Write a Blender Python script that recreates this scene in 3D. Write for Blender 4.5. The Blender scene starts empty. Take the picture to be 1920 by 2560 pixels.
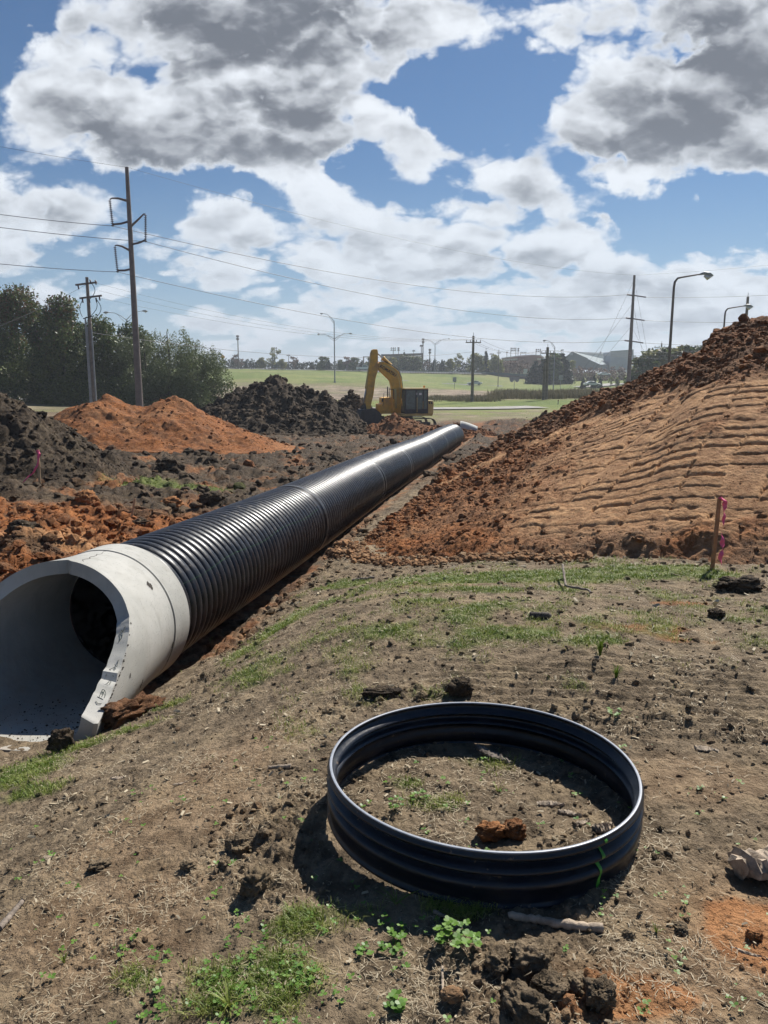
import bpy, math, random
import numpy as np
from mathutils import Vector, Matrix
R_ = math.radians
SC = bpy.context.scene
COL = SC.collection
rng = np.random.default_rng(7)
random.seed(7)

# ---------------------------------------------------------------- view geometry
H = 1.9; F_ = 1920.0; TH = R_(10.3); CT = math.cos(TH); ST = math.sin(TH)
def ray(px, py):
    a = (px-960)/F_; b = -(py-1280)/F_
    return np.array([a, CT+b*ST, -ST+b*CT])
def atd(px, py, depth): return np.array([0, 0, H]) + ray(px, py)*depth
def atY(px, py, Y):
    r = ray(px, py); return np.array([0, 0, H]) + r*(Y/r[1])
def atZ(px, py, z):
    r = ray(px, py); return np.array([0, 0, H]) + r*((z-H)/r[2])
cam = bpy.data.cameras.new('camera'); camo = bpy.data.objects.new('camera', cam); COL.objects.link(camo)
camo.location = (0, 0, H); camo.rotation_euler = (R_(90)-TH, 0, 0)
cam.sensor_fit = 'VERTICAL'; cam.sensor_height = 36; cam.sensor_width = 27; cam.lens = 27
cam.clip_start = .05; cam.clip_end = 9000
SC.camera = camo

# ---------------------------------------------------------------- noise
_A = np.linspace(0, 2*np.pi, 32, endpoint=False); _GX = np.cos(_A); _GY = np.sin(_A)
def _h(ix, iy, s):
    n = (ix.astype(np.int64)*374761393 + iy.astype(np.int64)*668265263 + s*974634777) & 0xffffffff
    n = ((n ^ (n >> 13))*1274126177) & 0xffffffff
    return n ^ (n >> 16)
def per(x, y, s=0):
    x0 = np.floor(x); y0 = np.floor(y); fx = x-x0; fy = y-y0
    u = fx*fx*fx*(fx*(fx*6-15)+10); v = fy*fy*fy*(fy*(fy*6-15)+10)
    def g(dx, dy):
        k = _h(x0+dx, y0+dy, s) & 31
        return _GX[k]*(fx-dx)+_GY[k]*(fy-dy)
    a = g(0, 0); b = g(1, 0); c = g(0, 1); d = g(1, 1)
    return ((a+(b-a)*u)*(1-v)+(c+(d-c)*u)*v)*1.5
def fbm(x, y, o=4, s=0, g=.5):
    r = 0; a = 1; t = 0
    for i in range(o):
        r = r+a*per(x, y, s+i*17); t += a; a *= g; x = x*2.03+11.3; y = y*2.03+5.7
    return r/t
def ridg(x, y, o=4, s=0):
    r = 0; a = 1; t = 0
    for i in range(o):
        r = r+a*(1-2*np.abs(per(x, y, s+i*17))); t += a; a *= .5; x = x*2.1+3.1; y = y*2.1+9.2
    return r/t
def lumps(x, y, s=0, dens=.6, rmin=.25, rmax=.62):
    """hemispherical clods scattered one per cell; height in cell units"""
    x0 = np.floor(x); y0 = np.floor(y); out = np.zeros_like(x)
    for dx in (-1, 0, 1):
        for dy in (-1, 0, 1):
            cx = x0+dx; cy = y0+dy
            h = _h(cx, cy, s)
            a = (h & 1023)/1023.; b = ((h >> 10) & 1023)/1023.; c = ((h >> 20) & 1023)/1023.
            r = rmin+(rmax-rmin)*((c*7.31) % 1)**2
            d2 = ((x-cx-a)**2+(y-cy-b)**2)/(r*r)
            m = np.where(c < dens, np.sqrt(np.clip(1-d2, 0, 1))*r, 0)
            out = np.maximum(out, m)
    return out
def sst(a, b, x):
    t = np.clip((x-a)/(b-a), 0, 1); return t*t*(3-2*t)
def gauss(x, y, cx, cy, rx, ry, rot=0):
    c = math.cos(rot); s = math.sin(rot); dx = x-cx; dy = y-cy
    return np.exp(-(((dx*c+dy*s)/rx)**2+((-dx*s+dy*c)/ry)**2))

# ---------------------------------------------------------------- mesh helpers
def tag(o, label=None, cat=None, group=None, kind=None):
    if label: o['label'] = label
    if cat: o['category'] = cat
    if group: o['group'] = group
    if kind: o['kind'] = kind
    return o
def empty(name, loc, rz=0):
    o = bpy.data.objects.new(name, None); COL.objects.link(o); o.location = Vector(loc); o.rotation_euler = (0, 0, rz)
    o.empty_display_size = .2
    return o
def raw_mesh(name, V, faces, mat, parent=None, smooth=False, cols=None, auto=None):
    """V (n,3); faces: list of int arrays of shape (m,k)"""
    me = bpy.data.meshes.new(name); V = np.asarray(V, np.float32)
    me.vertices.add(len(V)); me.vertices.foreach_set('co', V.ravel())
    fl = [np.asarray(f, np.int32) for f in faces if len(f)]
    tot = np.concatenate([np.full(len(f), f.shape[1], np.int32) for f in fl])
    lv = np.concatenate([f.ravel() for f in fl])
    st = np.concatenate([[0], np.cumsum(tot)[:-1]]).astype(np.int32)
    me.loops.add(len(lv)); me.loops.foreach_set('vertex_index', lv)
    me.polygons.add(len(tot)); me.polygons.foreach_set('loop_start', st); me.polygons.foreach_set('loop_total', tot)
    if cols is not None:
        for cn, c in cols.items():
            at = me.color_attributes.new(cn, 'FLOAT_COLOR', 'POINT'); at.data.foreach_set('color', np.asarray(c, np.float32).ravel())
    me.polygons.foreach_set('use_smooth', np.full(len(tot), smooth))
    me.update(calc_edges=True); me.validate()
    if mat: me.materials.append(mat)
    o = bpy.data.objects.new(name, me); COL.objects.link(o)
    if parent is not None: o.parent = parent
    if auto: 
        try: me.set_sharp_from_angle(angle=R_(auto))
        except Exception: pass
    return o
def grid_faces(nu, nv, wrap=False):
    i = np.arange(nu-1)[:, None]; j = np.arange(nv if wrap else nv-1)[None, :]; j2 = (j+1) % nv
    a = i*nv+j; b = i*nv+j2; c = (i+1)*nv+j2; d = (i+1)*nv+j
    return np.stack([a, b, c, d], -1).reshape(-1, 4)
def frame(d):
    d = Vector(d).normalized(); up = Vector((0, 0, 1)) if abs(d.z) < .95 else Vector((1, 0, 0))
    a = d.cross(up).normalized(); b = a.cross(d).normalized(); return np.array(a), np.array(b)
class MB:
    def __init__(s): s.v = []; s.f = {}; s.n = 0
    def add(s, V, *fs):
        V = np.asarray(V, float).reshape(-1, 3)
        for f in fs:
            f = np.asarray(f, int)
            if len(f): s.f.setdefault(f.shape[1], []).append(f+s.n)
        s.v.append(V); s.n += len(V); return s
    def box(s, c, d, R=None):
        h = np.array(d)/2.; V = np.array([[x, y, z] for x in (-1, 1) for y in (-1, 1) for z in (-1, 1)])*h
        if R is not None: V = V @ np.array(R).T
        return s.add(V+np.array(c), [[0, 1, 3, 2], [4, 6, 7, 5], [0, 4, 5, 1], [2, 3, 7, 6], [0, 2, 6, 4], [1, 5, 7, 3]])
    def bar(s, p0, p1, w, h=None):
        p0 = np.array(p0, float); p1 = np.array(p1, float); h = h or w; a, b = frame(p1-p0)
        q = [(-1, -1), (1, -1), (1, 1), (-1, 1)]
        V = [p+a*x*w/2+b*y*h/2 for p in (p0, p1) for x, y in q]
        return s.add(V, [[0, 1, 2, 3], [7, 6, 5, 4], [0, 4, 5, 1], [1, 5, 6, 2], [2, 6, 7, 3], [3, 7, 4, 0]])
    def tube(s, pts, r, n=8, cap=True):
        pts = np.array(pts, float); m = len(pts); r = np.broadcast_to(np.asarray(r, float), (m,))
        t = np.gradient(pts, axis=0); a, b = frame(t[0]); V = []
        th = np.linspace(0, 2*np.pi, n, endpoint=False)
        for i in range(m):
            ti = t[i]/np.linalg.norm(t[i]); a = a-ti*np.dot(a, ti); a /= np.linalg.norm(a); b = np.cross(ti, a)
            V.append(pts[i]+r[i]*(np.cos(th)[:, None]*a+np.sin(th)[:, None]*b))
        V = np.concatenate(V); fs = [grid_faces(m, n, True)]
        k = len(V); 
        if cap:
            V = np.vstack([V, pts[0], pts[-1]]); j = np.arange(n); j2 = (j+1) % n
            fs.append(np.stack([j2, j, np.full(n, k)], -1)); fs.append(np.stack([(m-1)*n+j, (m-1)*n+j2, np.full(n, k+1)], -1))
        return s.add(V, *fs)
    def prism(s, poly, t, M):
        """poly in local (x,z), extruded along local y by +-t/2; M: function local (n,3)->(n,3)"""
        p = np.array(poly, float); n = len(p)
        A = np.c_[p[:, 0], np.full(n, -t/2), p[:, 1]]; B = np.c_[p[:, 0], np.full(n, t/2), p[:, 1]]
        s.add(M(np.vstack([A, B])), np.stack([np.arange(n), (np.arange(n)+1) % n, (np.arange(n)+1) % n+n, np.arange(n)+n], -1))
        k = s.n-2*n
        s.f.setdefault(('n', n), []).append(np.arange(n)[::-1]+k); s.f[('n', n)].append(np.arange(n)+n+k)
        return s
    def build(s, name, mat, parent=None, smooth=False, bevel=0, auto=None, origin=None):
        V = np.concatenate(s.v)
        fs = []
        for k, L in s.f.items():
            if isinstance(k, tuple): fs.append(np.array(L))
            else: fs.append(np.concatenate(L))
        if origin is not None: V = V-np.array(origin)
        o = raw_mesh(name, V, fs, mat, parent, smooth or bool(auto), auto=auto)
        if origin is not None: o.location = Vector(origin)
        if bevel:
            m = o.modifiers.new('bevel', 'BEVEL'); m.width = bevel; m.segments = 2; m.limit_method = 'ANGLE'
        return o
def copy_tree(o, parent=None):
    c = o.copy(); COL.objects.link(c)
    if parent is not None: c.parent = parent
    for ch in list(o.children): copy_tree(ch, c)
    return c

# ---------------------------------------------------------------- materials
class NT:
    def __init__(s, nt): s.t = nt
    def n(s, typ, **kw):
        nd = s.t.nodes.new(typ)
        for k, v in kw.items():
            if k == 'ins':
                for a, b in v.items():
                    if hasattr(b, 'is_output'): s.t.links.new(b, nd.inputs[a])
                    else: nd.inputs[a].default_value = b
            else: setattr(nd, k, v)
        return nd
    def math(s, op, a, b=None, c=None, clamp=False):
        i = {0: a}
        if b is not None: i[1] = b
        if c is not None: i[2] = c
        return s.n('ShaderNodeMath', operation=op, use_clamp=clamp, ins=i).outputs[0]
    def mix(s, f, a, b, bt='MIX'):
        nd = s.n('ShaderNodeMix', data_type='RGBA', blend_type=bt)
        for k, v in ((0, f), (6, a), (7, b)):
            if hasattr(v, 'is_output'): s.t.links.new(v, nd.inputs[k])
            else: nd.inputs[k].default_value = v if k == 0 else (tuple(v)+(1,))[:4]
        return nd.outputs[2]
    def noise(s, vec, scale, det=4, rough=.55, dist=0):
        return s.n('ShaderNodeTexNoise', ins={'Vector': vec, 'Scale': scale, 'Detail': det, 'Roughness': rough, 'Distortion': dist}).outputs[0]
    def ss(s, x, a, b):
        nd = s.n('ShaderNodeMapRange', interpolation_type='SMOOTHSTEP', ins={0: x, 1: a, 2: b, 3: 0., 4: 1.}); return nd.outputs[0]
    def bump(s, h, st, dist, nrm=None):
        i = {'Strength': st, 'Distance': dist, 'Height': h}
        if nrm is not None: i['Normal'] = nrm
        return s.n('ShaderNodeBump', ins=i).outputs[0]
def new_mat(name):
    m = bpy.data.materials.new(name); m.use_nodes = True; t = NT(m.node_tree)
    b = m.node_tree.nodes['Principled BSDF']; return m, t, b
def simple(name, col, rough=.6, metal=0, var=.25, scale=6, bumpk=0, dirt=None, coat=0, spec=.5):
    m, t, b = new_mat(name)
    co = t.n('ShaderNodeTexCoord').outputs['Object']
    n1 = t.noise(co, scale, 6, .6)
    c2 = tuple(c*(1-var) for c in col); c1 = tuple(min(1, c*(1+var)) for c in col)
    c = t.mix(t.ss(n1, .3, .7), c2, c1)
    if dirt:
        n2 = t.noise(co, scale*.35, 5, .65); c = t.mix(t.math('MULTIPLY', t.ss(n2, .45, .7), dirt[3]), c, dirt[:3])
    t.t.links.new(c, b.inputs['Base Color']); b.inputs['Roughness'].default_value = rough; b.inputs['Metallic'].default_value = metal
    b.inputs['Specular IOR Level'].default_value = spec
    if coat: b.inputs['Coat Weight'].default_value = coat
    if bumpk: t.t.links.new(t.bump(t.noise(co, scale*5, 5), bumpk, .01), b.inputs['Normal'])
    return m
def soil_material():
    m, t, b = new_mat('soil')
    at = t.n('ShaderNodeAttribute', attribute_name='soil'); sep = t.n('ShaderNodeSeparateColor', ins={0: at.outputs['Color']})
    org, drk, grn = sep.outputs[0], sep.outputs[1], sep.outputs[2]; tan = at.outputs['Alpha']
    at2 = t.n('ShaderNodeAttribute', attribute_name='field'); sp2 = t.n('ShaderNodeSeparateColor', ins={0: at2.outputs['Color']})
    fgreen, fdry, rough_dark = sp2.outputs[0], sp2.outputs[1], sp2.outputs[2]
    co = t.n('ShaderNodeNewGeometry').outputs['Position']
    nA = t.noise(co, .9, 6, .6); nB = t.noise(co, 9, 8, .62); nC = t.noise(co, 55, 5, .6); nD = t.noise(co, 3.1, 5, .6)
    base = t.mix(t.ss(nB, .3, .7), (.085, .062, .039), (.25, .188, .122))
    base = t.mix(t.math('MULTIPLY', t.ss(nD, .48, .72), .8), base, (.31, .235, .145))
    base = t.mix(t.math('MULTIPLY', t.ss(nC, .52, .75), .5), base, (.055, .042, .030))
    O = t.mix(t.ss(nB, .3, .7), (.15, .050, .016), (.34, .130, .042)); O = t.mix(t.math('MULTIPLY', t.ss(nD, .5, .75), .6), O, (.40, .175, .066))
    O = t.mix(t.math('MULTIPLY', t.ss(t.noise(co, 1.7, 6, .7), .47, .62), .6), O, (.115, .052, .025))
    D = t.mix(t.ss(nB, .3, .72), (.022, .016, .0115), (.082, .060, .040)); D = t.mix(t.math('MULTIPLY', t.ss(nD, .52, .74), .55), D, (.105, .080, .050))
    T = t.mix(t.ss(nB, .3, .7), (.37, .190, .085), (.60, .355, .180)); T = t.mix(t.math('MULTIPLY', t.ss(nD, .5, .75), .5), T, (.40, .205, .09))
    G = t.mix(t.ss(nB, .3, .7), (.050, .082, .014), (.135, .18, .040))
    FG = t.mix(t.ss(t.noise(co, .06, 5, .65), .35, .65), (.115, .155, .036), (.20, .215, .068)); FG = t.mix(t.math('MULTIPLY', t.ss(t.noise(co, .5, 5, .7), .45, .7), .5), FG, (.085, .12, .032))
    FG = t.mix(t.math('MULTIPLY', t.ss(t.noise(co, .02, 4, .6), .5, .62), .45), FG, (.23, .20, .095))
    FD = t.mix(t.ss(t.noise(co, .22, 7, .75), .4, .6), (.125, .10, .070), (.34, .265, .195)); FD = t.mix(t.math('MULTIPLY', t.ss(t.noise(co, .09, 6, .7), .47, .6), .6), FD, (.15, .15, .06))
    c = base
    for f, k in ((org, O), (tan, T), (drk, D), (grn, G), (fdry, FD), (fgreen, FG)): c = t.mix(f, c, k)
    c = t.mix(t.math('MULTIPLY', rough_dark, .55), c, (.045, .036, .028))
    # pale grit
    vo = t.n('ShaderNodeTexVoronoi', ins={'Vector': co, 'Scale': 45.}); 
    g = t.math('MULTIPLY', t.ss(vo.outputs['Distance'], .20, .10), t.math('GREATER_THAN', t.noise(co, 21, 2), .57))
    g = t.math('MULTIPLY', g, t.math('SUBTRACT', 1, t.math('MAXIMUM', fgreen, fdry), clamp=True))
    c = t.mix(t.math('MULTIPLY', g, .55), c, (.42, .35, .26))
    t.t.links.new(c, b.inputs['Base Color']); b.inputs['Roughness'].default_value = .93; b.inputs['Specular IOR Level'].default_value = .18
    hh = t.math('ADD', t.math('MULTIPLY', nC, .35), t.math('MULTIPLY', t.noise(co, 16, 6, .65), 1.))
    nr = t.bump(hh, 1., .035)
    nr = t.bump(t.noise(co, 160, 3, .6), .45, .006, nr)
    t.t.links.new(nr, b.inputs['Normal']); return m
M_SOIL = soil_material()
def leaf_mat(name, c1, c2, trans=.3, rough=.5):
    m, t, b = new_mat(name)
    at = t.n('ShaderNodeAttribute', attribute_name='tint'); sep = t.n('ShaderNodeSeparateColor', ins={0: at.outputs['Color']})
    c = t.mix(sep.outputs[0], c1, c2)
    c = t.mix(sep.outputs[1], c, (.16, .075, .04))
    t.t.links.new(c, b.inputs['Base Color']); b.inputs['Roughness'].default_value = rough; b.inputs['Specular IOR Level'].default_value = .35
    tr = t.n('ShaderNodeBsdfTranslucent'); t.t.links.new(c, tr.inputs[0])
    mx = t.n('ShaderNodeMixShader', ins={0: trans}); t.t.links.new(b.outputs[0], mx.inputs[1]); t.t.links.new(tr.outputs[0], mx.inputs[2])
    t.t.links.new(mx.outputs[0], m.node_tree.nodes['Material Output'].inputs[0]); return m
M_WOODPOLE = simple('weathered_pole', (.20, .165, .14), .85, var=.3, scale=3)
M_STEELPOLE = simple('brown_steel_pole', (.16, .125, .11), .6, var=.2, scale=2)
M_GALV = simple('galvanised', (.30, .31, .32), .5, metal=.3, var=.15, scale=2)
M_WIRE = simple('wire', (.10, .10, .11), .5, metal=.4)
M_INS = simple('insulator', (.075, .05, .06), .35, var=.2)
M_DARK = simple('dark_metal', (.035, .036, .04), .55, var=.3)
M_YEL = simple('machine_yellow', (.74, .42, .055), .45, var=.14, scale=2.5, dirt=(.28, .19, .11, .6))
M_YEL2 = simple('pale_machine_yellow', (.62, .46, .16), .5, var=.1, scale=3, dirt=(.35, .28, .18, .5))
M_GLASS = simple('dark_window', (.12, .18, .175), .12, var=.2, spec=.9)
M_WHITE = simple('white_paint', (.72, .73, .74), .3, var=.04, coat=.5)
M_SILV = simple('silver_paint', (.45, .47, .48), .3, metal=.3, var=.05, coat=.5)
M_TYRE = simple('rubber', (.02, .02, .02), .8)
M_ROADC = simple('pale_gravel', (.30, .285, .26), .9, var=.2, scale=.8)
M_ASPH = simple('asphalt', (.14, .14, .14), .9, var=.2, scale=.8)
M_PINK = simple('pink_tape', (.85, .12, .27), .45, var=.08)
M_STAKE = simple('raw_stake_wood', (.36, .17, .085), .8, var=.25, scale=14)
M_STAKEP = simple('pale_stake_wood', (.45, .32, .19), .8, var=.25, scale=14)
M_BARK = simple('bark', (.075, .060, .05), .9, var=.4, scale=8, bumpk=.4)
M_DEADW = simple('dead_wood', (.34, .27, .20), .85, var=.4, scale=16, bumpk=.5)
M_GREYW = simple('grey_driftwood', (.19, .155, .125), .9, var=.45, scale=18, bumpk=.5)
M_LAMP = simple('lamp_lens', (.6, .6, .58), .3)
M_SIGNY = simple('sign_yellow', (.75, .33, .03), .5, var=.05)
M_SIGNB = simple('sign_back', (.33, .34, .35), .6)
# ================================================================ PIPE AXIS
C0 = atd(305, 1535, 7.9); C1 = atd(1131, 1089, 46.0); LP = float(np.linalg.norm(C1-C0)); AX = (C1-C0)/LP
RT = np.array([AX[1], -AX[0], 0]); RT /= np.linalg.norm(RT); UP = np.cross(RT, AX); PR = .69
def axd(x, y):
    """distance along the pipe and signed lateral offset (+ right)"""
    h = AX[:2]/np.linalg.norm(AX[:2]); dx = x-C0[0]; dy = y-C0[1]
    return dx*h[0]+dy*h[1], dx*h[1]-dy*h[0]

# ================================================================ GROUND
CP = [(0, 0, 0), (3, 0, .05), (-3, 0, -.35), (7, 0, .1), (-8, 0, -.9), (0, -2, 0), (6, -2, 0), (-6, -2, -.6),
      (0, 2.5, 0), (1.5, 2.5, 0), (3.2, 2.5, 0), (.45, 3, 0), (1.1, 3.4, 0), (-.2, 3.4, -.03), (-.9, 3, -.1), (-1.2, 2, -.1), (-2.1, 3.2, -.42), (-3.3, 3.5, -.85), (-2.2, 2, -.3),
      (-2.4, 4.9, -.70), (-3.2, 5.2, -.77), (-1.95, 5.4, -.67), (-3.6, 4.6, -.80), (-3.0, 4.3, -.72), (-1.2, 4.2, -.3),
      (0, 5, -.05), (2, 5, 0), (4.5, 5, .05), (-1, 5, -.33), (0, 7, -.15), (2, 8, -.2), (5, 8.5, -.2), (9, 8, -.1), (-.9, 7, -.42), (-1.45, 6.6, -.66),
      (-12, 12, -.6), (-20, 20, -.8), (-30, 40, -1), (-40, 85, -1.3), (-60, 60, -1.1), (0, 75, -2.4), (20, 75, -2.4), (-15, 72, -2.2), (10, 100, -2.4),
      (30, 100, -2.4), (-20, 115, -2.2), (12, 10, -.1), (20, 20, -.3), (30, 30, -.8), (40, 60, -1.5), (60, 100, -1.8), (60, 140, -.9), (5, 62, -2.35), (-6, 55, -2.1),
      (6, 30, -1.5), (9, 40, -1.9), (14, 52, -2.1), (6, 20, -.9), (4, 14, -.5)]
CP += [tuple(C0+AX*a+RT*1.3-np.array([0, 0, .28])) for a in (0, 3)]+[tuple(C0+AX*a+RT*1.25-np.array([0, 0, .16])) for a in (7, 12, 18, 26, 36, 44)]
CP += [tuple(C0+AX*a-RT*1.35-np.array([0, 0, .15])) for a in (0, 3, 7, 12, 18, 26, 36, 44)]
CP += [tuple(atZ(px, py, z)) for px, py, z in ((250, 1300, -.6), (60, 1400, -.6), (100, 1215, -.75), (430, 1125, -1.15), (700, 1090, -1.6), (550, 1180, -1.15), (20, 1900, -.9), (1300, 1050, -1.7))]
for px, py, Y in ((600, 975, 160), (900, 975, 160), (1180, 977, 160), (1480, 983, 180), (560, 950, 205), (840, 952, 200), (1000, 955, 205), (1185, 974, 205), (1300, 966, 240), (1185, 962, 250), (400, 955, 200),
                  (540, 922, 280), (700, 925, 280), (930, 931, 280), (1100, 935, 280), (1215, 937, 280), (1330, 952, 280), (1450, 945, 300), (1600, 946, 300), (1850, 950, 280), (300, 920, 280), (0, 915, 280),
                  (-500, 915, 280), (2500, 950, 280), (300, 931, 420), (1000, 934, 420), (1700, 936, 420), (0, 930, 1000), (1000, 931, 1000), (2000, 932, 1000), (900, 930.5, 3000)):
    CP.append(tuple(atY(px, py, Y)))
CP = np.array(CP)
def warp(x, y):
    yy = np.maximum(y, -2.6); return np.clip(x/(yy+5), -2.5, 2.5)*1.6, np.log(yy+4)
def _U(r2): return np.where(r2 > 1e-12, .5*r2*np.log(r2+1e-12), 0)
_cu, _cv = warp(CP[:, 0], CP[:, 1]); _n = len(CP)
_K = _U((_cu[:, None]-_cu)**2+(_cv[:, None]-_cv)**2)+np.eye(_n)*.0015; _P = np.c_[np.ones(_n), _cu, _cv]
_S = np.linalg.solve(np.block([[_K, _P], [_P.T, np.zeros((3, 3))]]), np.r_[CP[:, 2], 0, 0, 0])
def base_z(x, y):
    x = np.atleast_1d(np.asarray(x, float)); y = np.atleast_1d(np.asarray(y, float)); u, v = warp(x, y)
    z = _S[_n]+_S[_n+1]*u+_S[_n+2]*v
    for i in range(_n): z = z+_S[i]*_U((u-_cu[i])**2+(v-_cv[i])**2)
    return z
def pb(x, y, px, py, rx, ry, z=0., rot=0):
    c = atZ(px, py, z); return gauss(x, y, c[0], c[1], rx, ry, rot)
def masks(x, y):
    """soil character at a point: orange, dark, tan, living grass, dry field, far green, rough, track"""
    d = np.sqrt(x*x+y*y); a, l = axd(x, y)
    n1 = fbm(x*.8, y*.8, 4, 3); n2 = fbm(x*2.6, y*2.6, 4, 9); n3 = fbm(x*.25, y*.25, 4, 21)
    org = np.zeros_like(x); drk = np.zeros_like(x); grn = np.zeros_like(x); tan = np.zeros_like(x); rough = np.zeros_like(x)
    # foreground orange stains, bottom right
    org = np.maximum(org, .95*sst(.45, .7, pb(x, y, 1560, 2500, .28, .10)+pb(x, y, 1890, 2340, .22, .22)*1.1+pb(x, y, 1840, 1730, .18, .12)*.6+pb(x, y, 1380, 2490, .12, .06)*.7+n2*.45))
    org = np.maximum(org, .7*sst(.5, .8, pb(x, y, 1600, 1570, .7, .16)+pb(x, y, 1700, 1490, .5, .12)+pb(x, y, 1640, 1600, .8, .1)*.6+n2*.8))
    # left side of the pipe: orange spoil, then dark clay
    left = sst(-.4, -1.0, l)*sst(-2.5, -.5, a)
    oz = left*sst(6.5, 4.5, y-8.6+n1*1.5-.12*np.abs(x))*1.0
    farl = left*(1-oz)
    org = np.maximum(org, oz*sst(-.75, -.1, n2+.15))
    drk = np.maximum(drk, oz*sst(.05, .35, n1)*.8)
    right = sst(.9, 1.5, l)*sst(12, 16, a)
    work = np.clip(farl+right, 0, 1)*sst(70, 60, d+n3*10)
    drk = np.maximum(drk, work*sst(-.45, .15, n1+.08)*(.90))
    org = np.maximum(org, work*(sst(.0, .35, n2*.7-n1*.9+.02)*.72+.12))
    # trench by the pipe: the dark mix puts its shade into the soil colour
    tr = sst(1.75, 1.2, np.abs(l))*sst(-.6, 0, a)*sst(50, 46, a)
    org = np.maximum(org, tr*sst(-.3, .5, n2+.15)*.8*sst(1.3+n2*.3, 1.1, np.abs(l))); drk = np.maximum(drk, tr*sst(.1, .5, n1)*.7)
    # work area around the excavator
    ex = gauss(x, y, 2, 57, 13, 9)
    org = np.maximum(org, sst(.4, .7, ex+n3*.5)*.75)
    # grass patches
    g = 0
    for px, py, rx, ry, k, z in ((1300, 1435, 1.35, .42, 1.7, -.15), (1560, 1428, 1.1, .38, 1.7, -.15), (1760, 1440, .55, .3, 1., -.15), (1020, 1400, .9, .3, .8, -.2), (860, 1380, .4, .3, 1.1, -.3), (740, 1495, .5, .3, 1.15, -.35), (690, 1540, .3, .3, 1.1, -.4), (1200, 1475, 1.3, .28, .75, -.1),
                      (620, 1610, .35, .3, .8, -.45), (960, 1590, .8, .35, .62, -.1), (1280, 1600, .6, .2, .95, -.05), (1500, 1610, .3, .15, .8, 0), (1120, 1560, .5, .25, .6, -.1), (760, 1620, .35, .3, .55, -.2),
                      (640, 2440, .30, .2, .68, 0), (520, 2500, .22, .14, .62, 0), (760, 2300, .2, .12, .8, 0), (880, 2280, .22, .1, .7, 0), (1150, 2270, .18, .08, .8, 0), (60, 1960, .3, .35, 1.1, -.7), (200, 1890, .3, .14, .95, -.7), (330, 1830, .3, .12, .8, -.6), (420, 1760, .25, .12, .7, -.55),
                      (1020, 1960, .12, .08, .6, 0), (1100, 2010, .2, .1, .6, 0), (1200, 1900, .25, .12, .5, 0), (430, 1225, 1.6, .8, 1.3, -1.), (560, 1720, .3, .2, .5, -.4), (60, 2020, .3, .2, .8, -.6), (340, 2490, .15, .1, .5, -.1)):
        g = np.maximum(g, k*pb(x, y, px, py, rx, ry, z))
    mid = sst(4.3, 5.6, y)*sst(10, 8.2, y)*sst(-2.2, -1.2, x-.05*y)*sst(4.2, 2.8, x); g = np.maximum(g, mid*(.42+.35*n1))
    g = np.maximum(g, .40*sst(3.2, 4.4, y)*sst(6, 5, y)*sst(-1.6, -.4, x)*sst(2.0, .8, x)+.2*n1-.05)
    grn = sst(.30, .80, g+n2*.55)
    grn = np.maximum(grn, sst(.15, .6, n2+n1*.3-.12)*.28*sst(16, 10, d)*(1-oz)*sst(4, 6, d)*sst(.2, -.4, n1-.25))
    org = org+0.
    work2 = (1-sst(.4, .7, g+n2*.3))
    org *= work2; drk *= np.where(d > 8, work2, 1)
    # far green right of the trench end and beyond
    xr = x-(.13*y+1.2)
    fg = sst(40, 44, y+n3*4)*sst(1.5, 3.5, xr+n1*2)*sst(-.35, .1, n3+n1*.5+.1)
    fg = np.maximum(fg, sst(66, 74, y+n3*8))
    fd = sst(112, 122, y+n3*6-.1*x)*sst(190, 162, y+n3*16+.35*x+10*n1)
    fd = np.maximum(fd, sst(98, 104, y+n3*3)*sst(120, 114, y)*.0)
    bank = sst(68, 72, y)*sst(99, 90, y)*sst(-30, -22, x)*sst(-.2, .3, n3+.1)
    fd = np.maximum(fd, bank*.75); fd = np.maximum(fd, sst(66, 72, y)*sst(110, 100, y)*sst(-15, -22, x)*.8)
    fg = np.clip(fg, 0, 1)*(1-np.clip(fd, 0, 1))
    k = 1-np.clip(fg+fd, 0, 1); org *= k; drk *= k
    # roughness of the surface (0 flat .. 1 clods)
    r = .32+.25*n1
    for px, py, rx, ry, kk, z in ((660, 2060, .34, .42, 1.0, 0), (700, 2200, .3, .22, .9, 0), (1320, 2480, .34, .16, 1.25, 0), (1180, 2400, .2, .12, .9, 0), (1000, 1720, .5, .18, 1.0, 0), (840, 1740, .4, .16, .8, 0), (1130, 1720, .3, .14, .9, 0), (1600, 1800, .7, .3, .75, 0), (1850, 1850, .5, .5, .6, 0),
                      (280, 2380, .3, .3, .6, -.2), (250, 2060, .25, .2, .7, -.5), (520, 1690, .35, .3, .75, -.55), (900, 1385, .7, .2, .6, -.3), (1850, 1480, .7, .3, .8, -.1), (450, 2530, .35, .12, .9, -.1), (760, 1400, .4, .5, .7, -.4)):
        r = np.maximum(r, kk*pb(x, y, px, py, rx, ry, z)+.15*n2)
    smooth = np.maximum(pb(x, y, 480, 2050, .35, 1.0, -.25, -.25), np.maximum(pb(x, y, 620, 2500, .5, .35, 0), pb(x, y, 1750, 1950, .4, .25)))
    r = r*(1-.65*smooth)
    r = np.where(oz+work > .3, np.maximum(r, .95+.3*n1), r); r = r*(1-.75*np.clip(fg+fd, 0, 1))*(1-.35*grn)
    r = np.clip(np.maximum(r, tr*.9), .05, 1.4)
    return org, drk, tan, grn, fd, fg, r, oz, work, n1, n2, n3
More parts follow.
